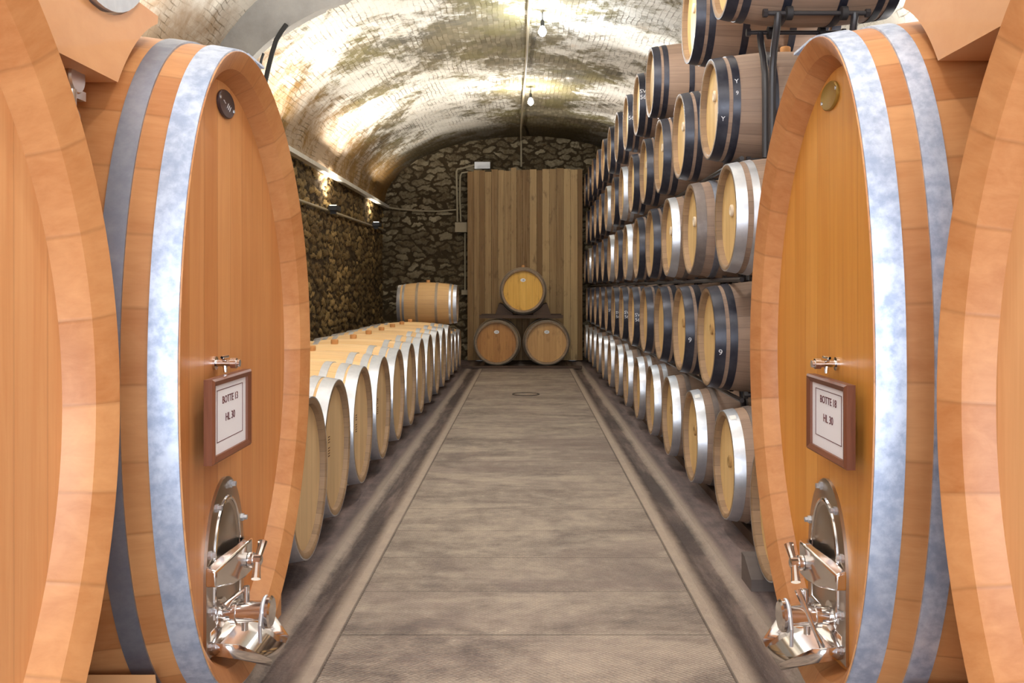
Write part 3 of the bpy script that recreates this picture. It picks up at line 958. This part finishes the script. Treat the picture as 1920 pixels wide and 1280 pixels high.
def oval_cask(s, a, Yc, b0, zc, c0, label, headmat, details, badge):
    root = empty('oval_cask', (s * a, Yc, 0.0))
    tag(root, label, 'cask', 'large oval casks flanking the aisle')
    seg, nst = 128, 32
    bulge = 0.075
    o_ = lambda t: bulge * (1 - (2 * t / CL - 1) ** 2)

    def ring(t, o, oz=None):
        oz = o if oz is None else oz
        return [(s * t, (b0 + o) * math.cos(2 * PI * k / seg) - EGG * math.sin(2 * PI * k / seg) ** 2, zc + (c0 + oz) * math.sin(2 * PI * k / seg)) for k in range(seg)]
    ts = [CL * k / 16 for k in range(17)]
    bb = MB()
    bb.loops([ring(t, o_(t)) for t in ts], nst, ts)
    iy, iz, rec = 0.088, 0.088, 0.09
    bb.loops([ring(0, 0), ring(0.001, -0.004), ring(0.03, -0.056), ring(rec, -iy), ring(rec + 0.01, -iy - 0.002)], nst, [0, 0.06, 0.2, 0.4, 0.44])
    bb.loops([ring(CL, 0), ring(CL, -iy, -iz), ring(CL - rec, -iy - 0.01, -iz - 0.004)], nst, [0, 0.1, 0.2])
    bb.obj('staves', M['cask'], root, angle=25)
    for t0, nm in ((rec, 'head'), (CL - rec - 0.03, 'head')):
        hb = MB()
        hb.loops([ring(t0, -iy, -iz), ring(t0 + 0.03, -iy - 0.002, -iz - 0.002)], 1.0, cap0=True, cap1=True)
        hb.uv = [tuple((hb.v[i][1] / 0.135 + 50.35, hb.v[i][2]) for i in fc) if len(fc) > 4 else u for fc, u in zip(hb.f, hb.uv)]
        hb.obj(nm, headmat, root)
    for t0, t1, mt in ((0.004, 0.080, 'galv'), (0.150, 0.212, 'steel_dull' if s < 0 else 'galv'), (0.47, 0.53, 'steel_dull'), (CL - 0.53, CL - 0.47, 'steel_dull'), (CL - 0.212, CL - 0.15, 'steel_dull'), (CL - 0.08, CL - 0.004, 'galv')):
        hb = MB()
        tt = [t0 + (t1 - t0) * k / 3 for k in range(4)]
        lp = [ring(t, o_(t) + 0.006) for t in tt] + [ring(t, o_(t) - 0.004) for t in reversed(tt)]
        hb.loops(lp + [lp[0]], 1.0)
        h = hb.obj('hoop', M[mt], root, angle=40)
        if t0 < 0.3:
            # bolted joint lug at the crown of the hoop
            lb = MB()
            tm = (t0 + t1) / 2
            zt = zc + c0 + o_(tm)
            lb.box((min(s * (tm - 0.03), s * (tm + 0.03)), -0.10, zt + 0.002), (max(s * (tm - 0.03), s * (tm + 0.03)), 0.10, zt + 0.010))
            for yy in (-0.07, 0.07):
                lb.lathe((s * tm, yy, zt + 0.009), (0, 0, 1), [(0, 0.012), (0.010, 0.010), (0.014, 0.005)], 12)
            lb.obj('hoop_lug', M['galv'], h, angle=30)
    if badge:
        bb = MB()
        lp = []
        for t, kk in ((rec - 0.001, 1.0), (rec - 0.007, 1.0), (rec - 0.010, 0.93), (rec - 0.008, 0.86)):
            lp.append([(s * t, 0.088 * kk * math.cos(2 * PI * q / 40) + BADGE_Y[s], BADGE_Z[s] + 0.047 * kk * math.sin(2 * PI * q / 40)) for q in range(40)])
        bb.loops(lp, 1.0, cap0=True, cap1=True)
        bd = bb.obj('badge', M[badge], root)
        bb = MB()
        for dy, dz in ((-0.074, 0.012), (0.074, -0.012)):
            bb.lathe((s * (rec - 0.006), dy + BADGE_Y[s], BADGE_Z[s] + dz), (-s, 0, 0), [(0, 0.007), (0.006, 0.006)], 10)
        bb.obj('badge_screw', M['galv_bright'], bd)
        if s < 0:
            me = text_mesh('~ ///', 0.03, M['chalk'], wide=1.6)
            me.transform(Matrix.Translation((s * (rec - 0.0092), BADGE_Y[s], BADGE_Z[s] - 0.003)) @ Matrix.Rotation(PI / 2, 4, 'Z') @ Matrix.Rotation(PI / 2, 4, 'X') @ Matrix.Rotation(-0.3, 4, 'Z'))
            link('badge_mark', me, bd)
    if details:
        cask_fittings(root, s, rec, Yc)
    return root




def cask_fittings(root, s, rec, Yc):
    """manhole, yoke, valve, chute and tap on the front head; local x grows away from the aisle, here d = distance out towards the aisle"""
    X = lambda d: s * (rec - d)
    y0 = 3.235 - Yc if s < 0 else 3.20 - Yc          # centre line of the manhole
    zb, zt, hw = 0.215, 0.765, 0.20

    def plate(hwk, z0, z1, n=20):
        pts = [(-hwk, z0), (hwk, z0)]
        hh = (z1 - z0) * 0.55
        for k in range(n + 1):
            t = PI * k / n
            pts.append((hwk * math.cos(t), z1 - hh + hh * math.sin(t)))
        return pts

    def stack(levels):
        bb = MB()
        lp = [[(X(d), y0 + p[0], p[1]) for p in pts] for d, pts in levels]
        bb.loops(lp, 1.0, cap0=False, cap1=True)
        return bb
    fr = stack([(-0.002, plate(hw, zb, zt)), (0.010, plate(hw, zb, zt)), (0.012, plate(hw - 0.004, zb + 0.004, zt - 0.003))]).obj('manhole_frame', M['stainless_brushed'], root)
    # raised rim and dished door
    bb = MB()
    pts = plate(0.135, 0.33, 0.695, 28)
    lp = []
    pp = [(X(0.013), y0 + p[0], p[1]) for p in pts] + [(X(0.013), y0 + pts[0][0], pts[0][1])]
    bb.tube(pp, 0.008, 8)
    bb.obj('rim', M['stainless'], fr)
    stack([(0.012, plate(0.128, 0.337, 0.688)), (0.016, plate(0.128, 0.337, 0.688)), (0.006, plate(0.10, 0.36, 0.66)), (0.004, plate(0.06, 0.40, 0.60))]).obj('manhole_door', M['stainless_brushed'], root)
    bb = MB()
    for dy, z in ((-0.115, 0.685), (0.035, 0.735), (0.165, 0.59), (-0.180, 0.55), (0.178, 0.30), (-0.178, 0.37), (-0.178, 0.26), (0.182, 0.45)):
        bb = MB()
        dyy = dy
        bb.lathe((X(0.011), y0 + dyy, z), (-s, 0, 0), [(0, 0.014), (0.010, 0.014), (0.0101, 0.009), (0.022, 0.009)], 6)
        bb.obj('bolt', M['galv_bright'], fr, angle=25)
    # bowed yoke
    bb = MB()
    prof = [(-0.205, 0.008), (-0.205, 0.06), (-0.10, 0.10), (-0.03, 0.125), (0.04, 0.125), (0.12, 0.095), (0.205, 0.05), (0.205, 0.008), (0.14, 0.03), (0.05, 0.075), (-0.05, 0.075), (-0.14, 0.03)]
    top = {0: 0.515, 1: 0.505, 2: 0.53, 3: 0.545, 4: 0.545, 5: 0.53, 6: 0.505, 7: 0.515, 8: 0.53, 9: 0.545, 10: 0.545, 11: 0.53}
    n = len(prof)
    prof = [(y, 0.008 + (d - 0.008) * 0.66) for y, d in prof]
    vs = [(X(d), y0 + y, top[i]) for i, (y, d) in enumerate(prof)] + [(X(d), y0 + y, 0.455 if i in (0, 1, 6, 7) else 0.435) for i, (y, d) in enumerate(prof)]
    fs = [(0, 1, 2, 11), (11, 2, 3, 10), (10, 3, 4, 9), (9, 4, 5, 8), (8, 5, 6, 7)]
    fs = fs + [tuple(i + n for i in reversed(q)) for q in fs] + [(i, (i + 1) % n, (i + 1) % n + n, i + n) for i in range(n)]
    bb.add(vs, fs)
    yk = bb.obj('yoke', M['stainless'], root, angle=40)
    bv = yk.modifiers.new('bevel', 'BEVEL')
    bv.width = 0.006
    bv.segments = 2
    bb = MB()
    bb.lathe((X(0.02), y0, 0.485), (-s, 0, 0), [(0, 0.012), (0.066, 0.012), (0.067, 0.026), (0.082, 0.026), (0.083, 0.018), (0.108, 0.018), (0.111, 0.012)], 16)
    for sg in (-1, 1):
        bb.tube([(X(0.115), y0, 0.485), (X(0.12), y0 + sg * 0.028, 0.485 + sg * 0.032), (X(0.122), y0 + sg * 0.042, 0.485 + sg * 0.052)], [0.012, 0.013, 0.016], 10)
    bb.obj('wing_nut', M['stainless'], yk)
    # drain valve
    yv, zv = y0 - 0.075, 0.335
    bb = MB()
    bb.lathe((X(0.01), yv, zv), (-s, 0, 0), [(0, 0.048), (0.012, 0.048), (0.013, 0.03), (0.045, 0.03), (0.046, 0.042), (0.062, 0.042), (0.063, 0.035), (0.145, 0.035), (0.146, 0.043), (0.158, 0.043)], 28)
    vl = bb.obj('drain_valve', M['stainless'], root, angle=30)
    bb = MB()
    bb.lathe((X(0.166), yv, zv), (-s, 0, 0), [(0, 0.046), (0.004, 0.052), (0.014, 0.052), (0.020, 0.045), (0.022, 0.02)], 28)
    bb.obj('cap', M['stainless'], vl)
    bb = MB()
    pts = [(X(0.162), yv + 0.048 * math.cos(t), zv + 0.048 * math.sin(t)) for t in np.linspace(0, 2 * PI, 30)]
    bb.tube(pts, 0.0065, 8, cap=False)
    bb.tube([(X(0.162), yv - 0.05, zv + 0.01), (X(0.165), yv - 0.075, zv - 0.02), (X(0.165), yv - 0.07, zv - 0.075)], 0.006, 8)
    bb.obj('clamp', M['galv_bright'], vl)
    bb = MB()
    bb.tube([(X(0.10), yv, zv + 0.03), (X(0.10), yv, zv + 0.085)], 0.011, 12)
    if s < 0:
        bb.tube([(X(0.10), yv, zv + 0.08), (X(0.06), yv - 0.03, zv + 0.05), (X(0.045), yv - 0.05, zv + 0.035)], [0.006, 0.007, 0.013], 10)
    else:
        bb.tube([(X(0.125), yv, zv + 0.085), (X(0.085), yv - 0.045, zv - 0.03), (X(0.06), yv - 0.05, zv - 0.085)], [0.012, 0.007, 0.010], 10)
    bb.obj('handle', M['stainless'], vl)
    bb = MB()
    bb.lathe((X(0.095), yv, zv - 0.03), (0, 0, -1), [(0, 0.011), (0.03, 0.011)], 12)
    bb.obj('nipple', M['stainless'], vl)
    # chute over the bottom chime
    bb = MB()
    yl, yr = y0 - 0.19, y0 + 0.20
    p = [(X(0.012), yl + 0.02, 0.30), (X(0.012), yr - 0.02, 0.30), (X(0.012), yl + 0.02, 0.228), (X(0.012), yr - 0.02, 0.228), (X(0.085), yl + 0.05, 0.205), (X(0.085), yr - 0.01, 0.205), (X(0.175), yl + 0.13, 0.150), (X(0.175), yr - 0.06, 0.150),
         (X(0.012), yl, 0.275), (X(0.10), yl + 0.035, 0.255), (X(0.185), yl + 0.12, 0.175), (X(0.012), yr, 0.275), (X(0.10), yr + 0.01, 0.255), (X(0.185), yr - 0.05, 0.175)]
    bb.add(p, [(0, 1, 3, 2), (2, 3, 5, 4), (4, 5, 7, 6), (2, 4, 9, 8), (4, 6, 10, 9), (3, 11, 12, 5), (5, 12, 13, 7)])
    ch = bb.obj('drip_chute', M['stainless'], root, angle=20)
    so = ch.modifiers.new('sheet', 'SOLIDIFY')
    so.thickness = 0.003
    # sampling tap
    yt, z = (3.14 if s < 0 else 3.11) - Yc, 1.155
    bb = MB()
    bb.lathe((X(0), yt, z), (-s, 0, 0), [(0, 0.022), (0.008, 0.022), (0.009, 0.011), (0.055, 0.011), (0.056, 0.017), (0.075, 0.017), (0.076, 0.012), (0.085, 0.012)], 16)
    tp = bb.obj('sampling_tap', M['stainless'], root)
    bb = MB()
    bb.tube([(X(0.035), yt, z), (X(0.037), yt, z - 0.03)], [0.008, 0.006], 10)
    bb.obj('spout', M['stainless'], tp)
    bb = MB()
    bb.tube([(X(0.03), yt, z + 0.014), (X(0.035), yt - 0.03, z + 0.02), (X(0.036), yt + 0.03, z + 0.02)], 0.005, 8)
    bb.obj('lever', M['stainless'], tp)


A_L, A_R = 0.93, 0.92
CASKS = {}
CASKS['L'] = oval_cask(-1, A_L, 3.36, 0.78, 1.14, 1.04, 'big orange oval cask left of the aisle, with steel manhole and dark badge', M['cask_head'], True, 'badge_dark')
CASKS['R'] = oval_cask(1, A_R, 3.24, 0.70, 1.15, 1.05, 'big orange oval cask right of the aisle, with steel manhole and brass badge', M['cask_head2'], True, 'badge_olive')
CASKS['NL'] = oval_cask(-1, A_L, 1.42, 0.78, 1.14, 1.04, 'nearest oval cask at the left picture edge, only its far rim showing', M['near_head'], False, None)
CASKS['NR'] = oval_cask(1, A_R, 1.43, 0.72, 1.15, 1.05, 'nearest oval cask at the right picture edge, only its far rim showing', M['near_head'], False, None)


TH = np.linspace(0, PI, 721)


def cask_z(Y, Yc, b0, zc, c0, top, o=0.07):
    ys = Yc + (b0 + o) * np.cos(TH) - EGG * np.sin(TH) ** 2
    t = float(np.interp(Y, ys[::-1], TH[::-1]))
    return zc + (1 if top else -1) * (c0 + o) * math.sin(t)


# wedge shaped cradles under the casks
for s, Yc, b0, zc, c0, w in ((-1, 3.36, 0.78, 1.14, 1.04, 'left cask with the manhole'), (1, 3.24, 0.70, 1.15, 1.05, 'right cask with the manhole'), (-1, 1.42, 0.78, 1.14, 1.04, 'nearest left cask'), (1, 1.43, 0.72, 1.15, 1.05, 'nearest right cask')):
    for sg, ww in ((-1, 'near'), (1, 'far')):
        ya, yb = Yc + sg * 0.62, Yc + sg * 0.16
        pts = [(yb, 0.0), (ya + sg * (0.02 if s * sg > 0 else 0.14), 0.0), (ya + sg * (0.02 if s * sg > 0 else 0.14), 0.305)]
        for t in np.linspace(0, 1, 9):
            y = ya + (yb - ya) * t
            z = cask_z(y, Yc, b0, zc, c0, False, 0.095) - 0.004
            pts.append((y, max(0.005, min(z, 0.305))))
        b = MB()
        b.prism(pts, 0, s * 1.05, s * 2.35)
        tag(b.obj('cask_cradle', M['block'], smooth=False), '%s wooden wedge cradle under the %s' % (ww, w), 'cradle', 'wedge cradles under the oval casks')

# spacer blocks between neighbouring casks, up at the shoulders
for s, Y0, Y1, zb, zt, b1, c1, b2, c2, w in ((-1, 1.42, 3.36, 1.98, 2.25, 0.78, 1.04, 0.78, 1.04, 'left'), (1, 1.43, 3.24, 2.03, 2.36, 0.72, 1.05, 0.70, 1.05, 'right')):
    xa = s * (1.150 if s < 0 else 1.142)
    zc = 1.14 if s < 0 else 1.15
    off = 0.052

    def yof(z, Yc, bb_, cc_, sg):
        sn = min(1.0, (z - zc) / (cc_ + 0.09))
        return Yc + sg * (bb_ + 0.09) * math.sqrt(1 - sn * sn) - EGG * sn * sn
    zs = np.linspace(zb, min(zt, zc + c1 + 0.07), 12)
    farp = [(yof(z, Y1, b2, c2, -1), z) for z in zs]
    nearp = [(yof(z, Y0, b1, c1, 1), z) for z in zs]
    poly = [nearp[0], *farp]
    ytop_f = min(farp[-1][0], Y1 - 0.24 - EGG * 0.9)
    poly[-1] = (ytop_f, poly[-1][1])
    if zt > zs[-1] + 0.02:
        poly.append((ytop_f - 0.02, zt))
    else:
        poly[-1] = (ytop_f, zt)
    yc_, rc = 2.59, 0.365
    if s < 0:
        half = math.sqrt(rc ** 2 - (rc - 0.10) ** 2)
        for t in np.linspace(1, -1, 13):
            an = math.asin(half / rc) * t
            poly.append((yc_ + rc * math.sin(an), zt - 0.10 + rc - rc * math.cos(an)))
    ytop_n = max(nearp[-1][0], Y0 + 0.24 - EGG * 0.9)
    if zt > zs[-1] + 0.02:
        poly.append((ytop_n + 0.02, zt))
    poly.append((ytop_n, min(zt, zs[-1])))
    poly += list(reversed(nearp[1:-1]))
    b = MB()
    b.prism(poly, 0, xa, s * 1.62)
    bo = tag(b.obj('spacer_block', M['block'], smooth=False), 'pale wooden block wedged between the tops of the two %s oval casks' % w, 'wooden block', 'blocks wedged between the oval casks')
    if s < 0:
        b = MB()
        b.lathe((-1.20, 2.575, 1.965), (-1, 0, 0), [(0, 0.040), (0.006, 0.045), (0.05, 0.045)], 24)
        b.box((-1.24, 2.60, 1.985), (-1.20, 2.68, 2.003))
        b.tube([(-1.21, 2.56, 1.93), (-1.21, 2.56, 1.86)], [0.013, 0.010], 12)
        b.box((-1.23, 2.57, 1.91), (-1.205, 2.63, 1.935))
        b.tube([(-1.215, 2.59 + 0.020 * math.cos(t), 1.855 + 0.026 * math.sin(t)) for t in np.linspace(0, 2 * PI, 16)], 0.005, 8, cap=False)
        b.obj('clamp', M['stainless_brushed'], bo)
        # steel drum lying in the hollow of the block
        d = empty('steel_drum', (-1.135, 2.59, 2.15 + 0.362))
        tag(d, 'round steel drum with pale flange lying in the left wooden block', 'drum')
        b = MB()
        b.lathe((-0.035, 0, 0), (-1, 0, 0), [(-0.02, 0.0), (-0.012, 0.15), (0.0, 0.27), (0.03, 0.30), (0.03, 0.335), (0.36, 0.335), (0.37, 0.32)], 56, cap0=False)
        b.obj('body', M['galv'], d)
        b = MB()
        b.lathe((0.0, 0, 0), (-1, 0, 0), [(0, 0.32), (0, 0.355), (0.03, 0.355), (0.03, 0.32), (0.0, 0.32)], 56, cap0=False, cap1=False)
        b.obj('flange', M['galv_bright'], d)


# ------------------------------------------------------------------ framed signs hung on the casks
def framed_sign(s, X, ya, yb, z0, z1, line, label):
    root = empty('framed_sign', (s * X, (ya + yb) / 2, (z0 + z1) / 2))
    tag(root, label, 'sign', 'framed paper signs on the casks')
    w, h, fw = (yb - ya) / 2, (z1 - z0) / 2, 0.022
    fwy = 0.034
    bb = MB()
    loops = []
    for ky, kz, d in ((w, h, 0.022), (w, h, -0.004), (w - fwy * 0.3, h - fw * 0.3, -0.010), (w - fwy, h - fw, -0.004), (w - fwy, h - fw, 0.006)):
        loops.append([(s * d, y, z) for y, z in ((-ky, -kz), (ky, -kz), (ky, kz), (-ky, kz))])
    for r in range(len(loops) - 1):
        for i in range(4):
            j = (i + 1) % 4
            q = [loops[r][i], loops[r][j], loops[r + 1][j], loops[r + 1][i]]
            L = (Vector(q[0]) - Vector(q[1])).length
            bb.add(q, [(0, 1, 2, 3)], [((i + 0.3, 0), (i + 0.3, L), (i + 0.6, L), (i + 0.6, 0))])
    bb.box((s * 0.012, -w + 0.004, -h + 0.004), (s * 0.018, w - 0.004, h - 0.004))
    bb.obj('frame', M['frame_wood'], root, smooth=False)
    bb = MB()
    bb.box((s * 0.004 if s > 0 else -0.010, -w + fwy * 0.9, -h + fw * 0.9), (s * 0.010 if s > 0 else -0.004, w - fwy * 0.9, h - fw * 0.9))
    pp = bb.obj('paper', M['paper'], root, smooth=False)
    xf = s * 0.0034
    rot = Matrix.Rotation(PI / 2 if s < 0 else -PI / 2, 4, 'Z') @ Matrix.Rotation(PI / 2, 4, 'X')
    for txt, sz, dz in ((line, 0.034, 0.054), ('HL 30', 0.036, -0.004)):
        me = text_mesh(txt, sz, M['ink'], wide=1.12)
        me.transform(Matrix.Translation((xf, 0.0, dz)) @ rot)
        me.name = 'lettering'
        link('lettering', me, pp)
    bb = MB()
    iw, ih, lw = w - fwy - 0.035, h - fw - 0.018, 0.002
    ib = -ih + 0.018
    for y0_, y1_, za, zb_ in ((-iw, iw, ih - lw, ih), (-iw, iw, ib, ib + lw), (-iw, -iw + lw * 1.8, ib, ih), (iw - lw * 1.8, iw, ib, ih)):
        bb.box((xf - 0.0004, y0_, za), (xf + 0.0004, y1_, zb_))
    bb.obj('border_line', M['ink'], pp, smooth=False)
    return root


framed_sign(-1, 0.960, 2.925, 3.335, 0.858, 1.120, 'BOTTE 13', 'framed white paper sign hanging on the left oval cask')
framed_sign(1, 0.955, 2.845, 3.245, 0.860, 1.112, 'BOTTE 18', 'framed white paper sign hanging on the right oval cask')

# ------------------------------------------------------------------ small things of the cellar
# trunking along the springing of the vault, lower pipe, floodlights
b = MB()
b.box((-HW + 0.035, YSTEP + 0.14, 2.945), (-HW + 0.115, YEND - 0.09, 3.0), vaxis=1)
tag(b.obj('cable_trunking', M['ledge'], smooth=False), 'pale cable trunking along the foot of the vault on the left wall', 'trunking')
b = MB()
b.tube([(-HW + 0.04, 9.6, 2.44), (-HW + 0.04, 13.1, 2.47), (-HW + 0.04, 18.6, 2.52)], 0.018, 10)
tag(b.obj('mounted_conduit', M['pipe']), 'thin grey pipe along the left stone wall below the floodlights', 'pipe')
b = MB()
pts = [(-2.66, 18.60, 2.96), (-2.45, 18.62, 2.93), (-2.1, 18.62, 2.90), (-1.7, 18.62, 2.89), (-1.35, 18.62, 2.92)]
b.tube(pts, 0.016, 8)
tag(b.obj('slack_cable', M['pipe']), 'slack grey cable crossing the end wall left of the plank door', 'cable')
for y, z, w in ((13.3, 2.50, 'nearer'), (17.1, 2.53, 'farther')):
    root = empty('spotlight', (-HW + 0.12, y, z))
    tag(root, '%s of the two small floodlights on the left stone wall' % w, 'lamp', 'floodlights on the left wall')
    bb = MB()
    bb.box((-0.06, -0.14, -0.03), (0.06, 0.14, 0.035))
    bb.obj('housing', M['lamp_black'], root, smooth=False)
    bb = MB()
    bb.box((-0.045, -0.12, 0.0355), (0.045, 0.12, 0.040))
    bb.obj('lens', M['lens_lit'], root, smooth=False)
    bb = MB()
    bb.box((-0.055, -0.03, -0.075), (0.02, 0.03, -0.029))
    bb.obj('bracket', M['lamp_black'], root)

# end wall: emergency light, conduits, boxes
p = at(904, 309, 18.5)
root = empty('emergency_light', (p.x, 18.6, p.z))
tag(root, 'white box lamp on the end wall above the plank door', 'lamp')
bb = MB(); bb.box((-0.15, -0.05, -0.065), (0.15, 0.05, 0.065)); bb.obj('housing', M['white'], root, smooth=False)
bb = MB(); bb.box((-0.14, -0.056, -0.055), (0.14, -0.05, 0.055)); bb.obj('diffuser', M['white'], root, smooth=False)
b = MB()
b.tube([at(889, 309, 18.62), at(872, 314, 18.6), at(858, 317, 18.6), at(856, 322, 18.6), at(857, 370, 18.6), at(857.5, 415.5, 18.6)], 0.02, 8)
tag(b.obj('mounted_conduit', M['pipe']), 'pale conduit from the white box lamp down to the junction box', 'pipe')
b = MB()
b.tube([at(878, 322, 18.6), at(866, 324, 18.6), at(863, 330, 18.6), at(862, 370, 18.6), at(864, 415.5, 18.6)], 0.018, 8)
tag(b.obj('mounted_conduit', M['pipe']), 'second conduit beside it, nearer the door, above the junction box', 'pipe')
p = at(864.5, 426, 18.55)
root = empty('junction_box', (p.x, 18.58, p.z))
tag(root, 'beige junction box on the end wall left of the plank door', 'electrical box')
bb = MB(); bb.box((-0.115, -0.06, -0.095), (0.115, 0.07, 0.095)); bb.obj('box', M['grey_plastic'], root, smooth=False)
bb = MB(); bb.box((-0.105, -0.068, -0.085), (0.105, -0.06, 0.085)); bb.obj('cover', M['grey_plastic'], root, smooth=False)
b = MB()
b.tube([at(872, 437, 18.6), at(872, 544, 18.6)], 0.016, 8)
tag(b.obj('mounted_conduit', M['pipe']), 'thin conduit running down from the junction box to the switch', 'pipe')
p = at(871.5, 548, 18.55)
root = empty('wall_switch', (p.x, 18.58, p.z))
tag(root, 'small grey switch box on the end wall beside the plank door', 'switch')
bb = MB(); bb.box((-0.065, -0.04, -0.045), (0.065, 0.07, 0.045)); bb.obj('box', M['grey_plastic'], root, smooth=False)
bb = MB(); bb.box((-0.02, -0.05, -0.02), (0.02, -0.04, 0.02)); bb.obj('toggle', M['grey_plastic'], root, smooth=False)


def vz(x, y):
    return ZS + (RISE * math.sqrt(1 - (x / HW) ** 2) if y > YSTEP else RISE2 * math.sqrt(1 - (x / HW2) ** 2))


# ceiling cable and hanging bulbs
b = MB()
pts = []
for px, py in ((992, 0), (990, 45), (988.5, 90), (985, 135), (982, 170), (979, 210), (977, 240)):
    Y = F * (ZS + RISE - 0.03 - CAMZ) / (CY - py)
    pts.append(((px - CX) * Y / F, Y, ZS + RISE - 0.045))
pts = [(0.03, YSTEP + 0.2, ZS + RISE - 0.045)] + pts + [(-0.09, 18.55, ZS + RISE - 0.1), (-0.09, 18.60, 3.75)]
b.tube(pts, 0.017, 8)
tag(b.obj('ceiling_cable', M['pipe']), 'grey cable along the crown of the vault, down the end wall', 'cable')
BULBS = []
for px, py, mt, w in ((1017, 58, 'bulb_cool', 'bright cool bulb hanging from the vault, the nearer of two'), (995, 190, 'bulb_warm', 'warm bulb hanging from the vault, the farther of two')):
    zl = 4.14
    Y = F * (zl - CAMZ) / (CY - py)
    x = (px - CX) * Y / F
    root = empty('hanging_bulb', (x, Y, zl))
    tag(root, w, 'lamp', 'bulbs hanging from the vault')
    bb = MB(); bb.tube([(0, 0, 0.10), (0, 0, ZS + RISE - zl - 0.02)], 0.006, 8); bb.obj('cord', M['black_cable'], root)
    bb = MB(); bb.lathe((0, 0, 0.05), (0, 0, 1), [(0, 0.02), (0.05, 0.022), (0.07, 0.012)], 16); bb.obj('socket', M['lamp_black'], root)
    bb = MB(); bb.lathe((0, 0, -0.06), (0, 0, 1), [(0, 0.004), (0.008, 0.022), (0.03, 0.040), (0.055, 0.044), (0.085, 0.032), (0.11, 0.018)], 20); bb.obj('bulb', M[mt], root)
    BULBS.append((x, Y, zl))
# black cable hanging at the step of the vault
b = MB()
b.tube([at(537, 46, 8.92), at(532, 53, 8.91), at(527, 60, 8.90), at(518, 75, 8.90), at(510, 100, 8.90), at(503, 128, 8.90), at(496, 160, 8.90), at(492, 200, 8.90)], 0.022, 8)
tag(b.obj('hanging_cable', M['black_cable']), 'thick black cable hanging at the arch step above the left cask', 'cable', 'black cables at the arch step')
b = MB()
b.tube([at(494, 100, 8.90), at(490, 112, 8.90), at(487, 128, 8.90), at(486, 145, 8.90), at(487, 170, 8.90)], 0.012, 8)
tag(b.obj('hanging_cable', M['black_cable']), 'thin black cable hanging behind the thick one at the arch step', 'cable', 'black cables at the arch step')

# round drain cover in the walkway
root = empty('drain_cover', (0.0, 12.66, 0.0))
tag(root, 'round drain cover set in the walkway near the far casks', 'drain cover')
b = MB()
b.lathe((0, 0, -0.01), (0, 0, 1), [(0, 0.155), (0.014, 0.155)], 40)
b.obj('lid', M['walk'], root)
b = MB()
b.lathe((0, 0, -0.01), (0, 0, 1), [(0, 0.165), (0.018, 0.165), (0.018, 0.18), (0.0, 0.185)], 40, cap0=False, cap1=False)
b.obj('ring', M['gutter'], root)


# ------------------------------------------------------------------ lights
def light(name, kind, loc, power, color=(1, 1, 1), rot=None, **kw):
    ld = bpy.data.lights.new(name, kind)
    ld.energy = power
    ld.color = color
    for k, v in kw.items():
        setattr(ld, k, v)
    o = bpy.data.objects.new(name, ld)
    COL.objects.link(o)
    o.location = loc
    if rot is not None:
        o.rotation_euler = rot
    return o


def aim(o, target):
    d = Vector(target) - o.location
    o.rotation_euler = d.to_track_quat('-Z', 'Y').to_euler()


WARM, NEUT, COOL = (1.0, 0.93, 0.83), (1.0, 0.97, 0.94), (0.86, 0.93, 1.0)
for (x, y, z), c, p in zip(BULBS, (COOL, NEUT), (42, 55)):
    light('bulb_and_fill_light', 'POINT', (x, y, z - 0.14), p, c, shadow_soft_size=0.06)
# fill points added along the bulb line nearer the entrance, unseen above the picture
for y, p in ((6.2, 70), (2.2, 58)):
    light('bulb_and_fill_light', 'POINT', (0.15, y, 4.35), p, NEUT, shadow_soft_size=0.10)
# floodlights washing the wall and the vault
for x, y, z, p in ((-HW + 0.14, 13.3, 2.58, 185), (-HW + 0.14, 17.1, 2.61, 60), (-HW + 0.2, 10.0, 2.58, 150)):
    o = light('flood_light', 'SPOT', (x, y, z), p, WARM, spot_size=2.4, spot_blend=0.7, shadow_soft_size=0.05)
    aim(o, (x + 0.25, y, z + 1))
for x, y, z, p in ((-2.8, 6.5, 2.6, 210), (2.8, 6.5, 2.6, 120), (HW - 0.2, 11.5, 2.6, 150), (HW - 0.2, 15.0, 2.6, 130), (-2.8, 2.0, 2.6, 90), (2.8, 2.0, 2.6, 90)):
    o = light('flood_light', 'SPOT', (x, y, z), p, NEUT, spot_size=2.4, spot_blend=0.7, shadow_soft_size=0.08)
    aim(o, (x * 0.85, y, z + 1))
# daylight through the entrance doorway behind the camera
o = light('doorway_daylight', 'AREA', (0, YREAR - 0.2, 1.6), 330, (0.86, 0.92, 1.0), shape='RECTANGLE', size=3.6, size_y=3.0)
aim(o, (0, 8, 1.4))

w = bpy.data.worlds.new('dim daylight')
SC.world = w
w.use_nodes = True
w.node_tree.nodes['Background'].inputs[0].default_value = (0.8, 0.9, 1.0, 1)
w.node_tree.nodes['Background'].inputs[1].default_value = 0.6

# ------------------------------------------------------------------ camera
cd = bpy.data.cameras.new('camera')
cam = bpy.data.objects.new('camera', cd)
COL.objects.link(cam)
cam.location = (0, 0, CAMZ)
cam.rotation_euler = (PI / 2, 0, 0)
cd.sensor_width = 36
cd.lens = 36 * F / 1920
cd.shift_x = (960 - CX) / 1920
cd.shift_y = (CY - 640) / 1920
cd.clip_start = 0.05
SC.camera = cam

vs = SC.view_settings
SC.display_settings.display_device = 'sRGB'
vs.view_transform = 'Standard'
vs.look = 'None'
vs.gamma = 1
vs.use_curve_mapping = False
vs.exposure = 0.75
SC.cycles.use_denoising = True
SC.cycles.max_bounces = 8
SC.cycles.diffuse_bounces = 5
SC.cycles.glossy_bounces = 4
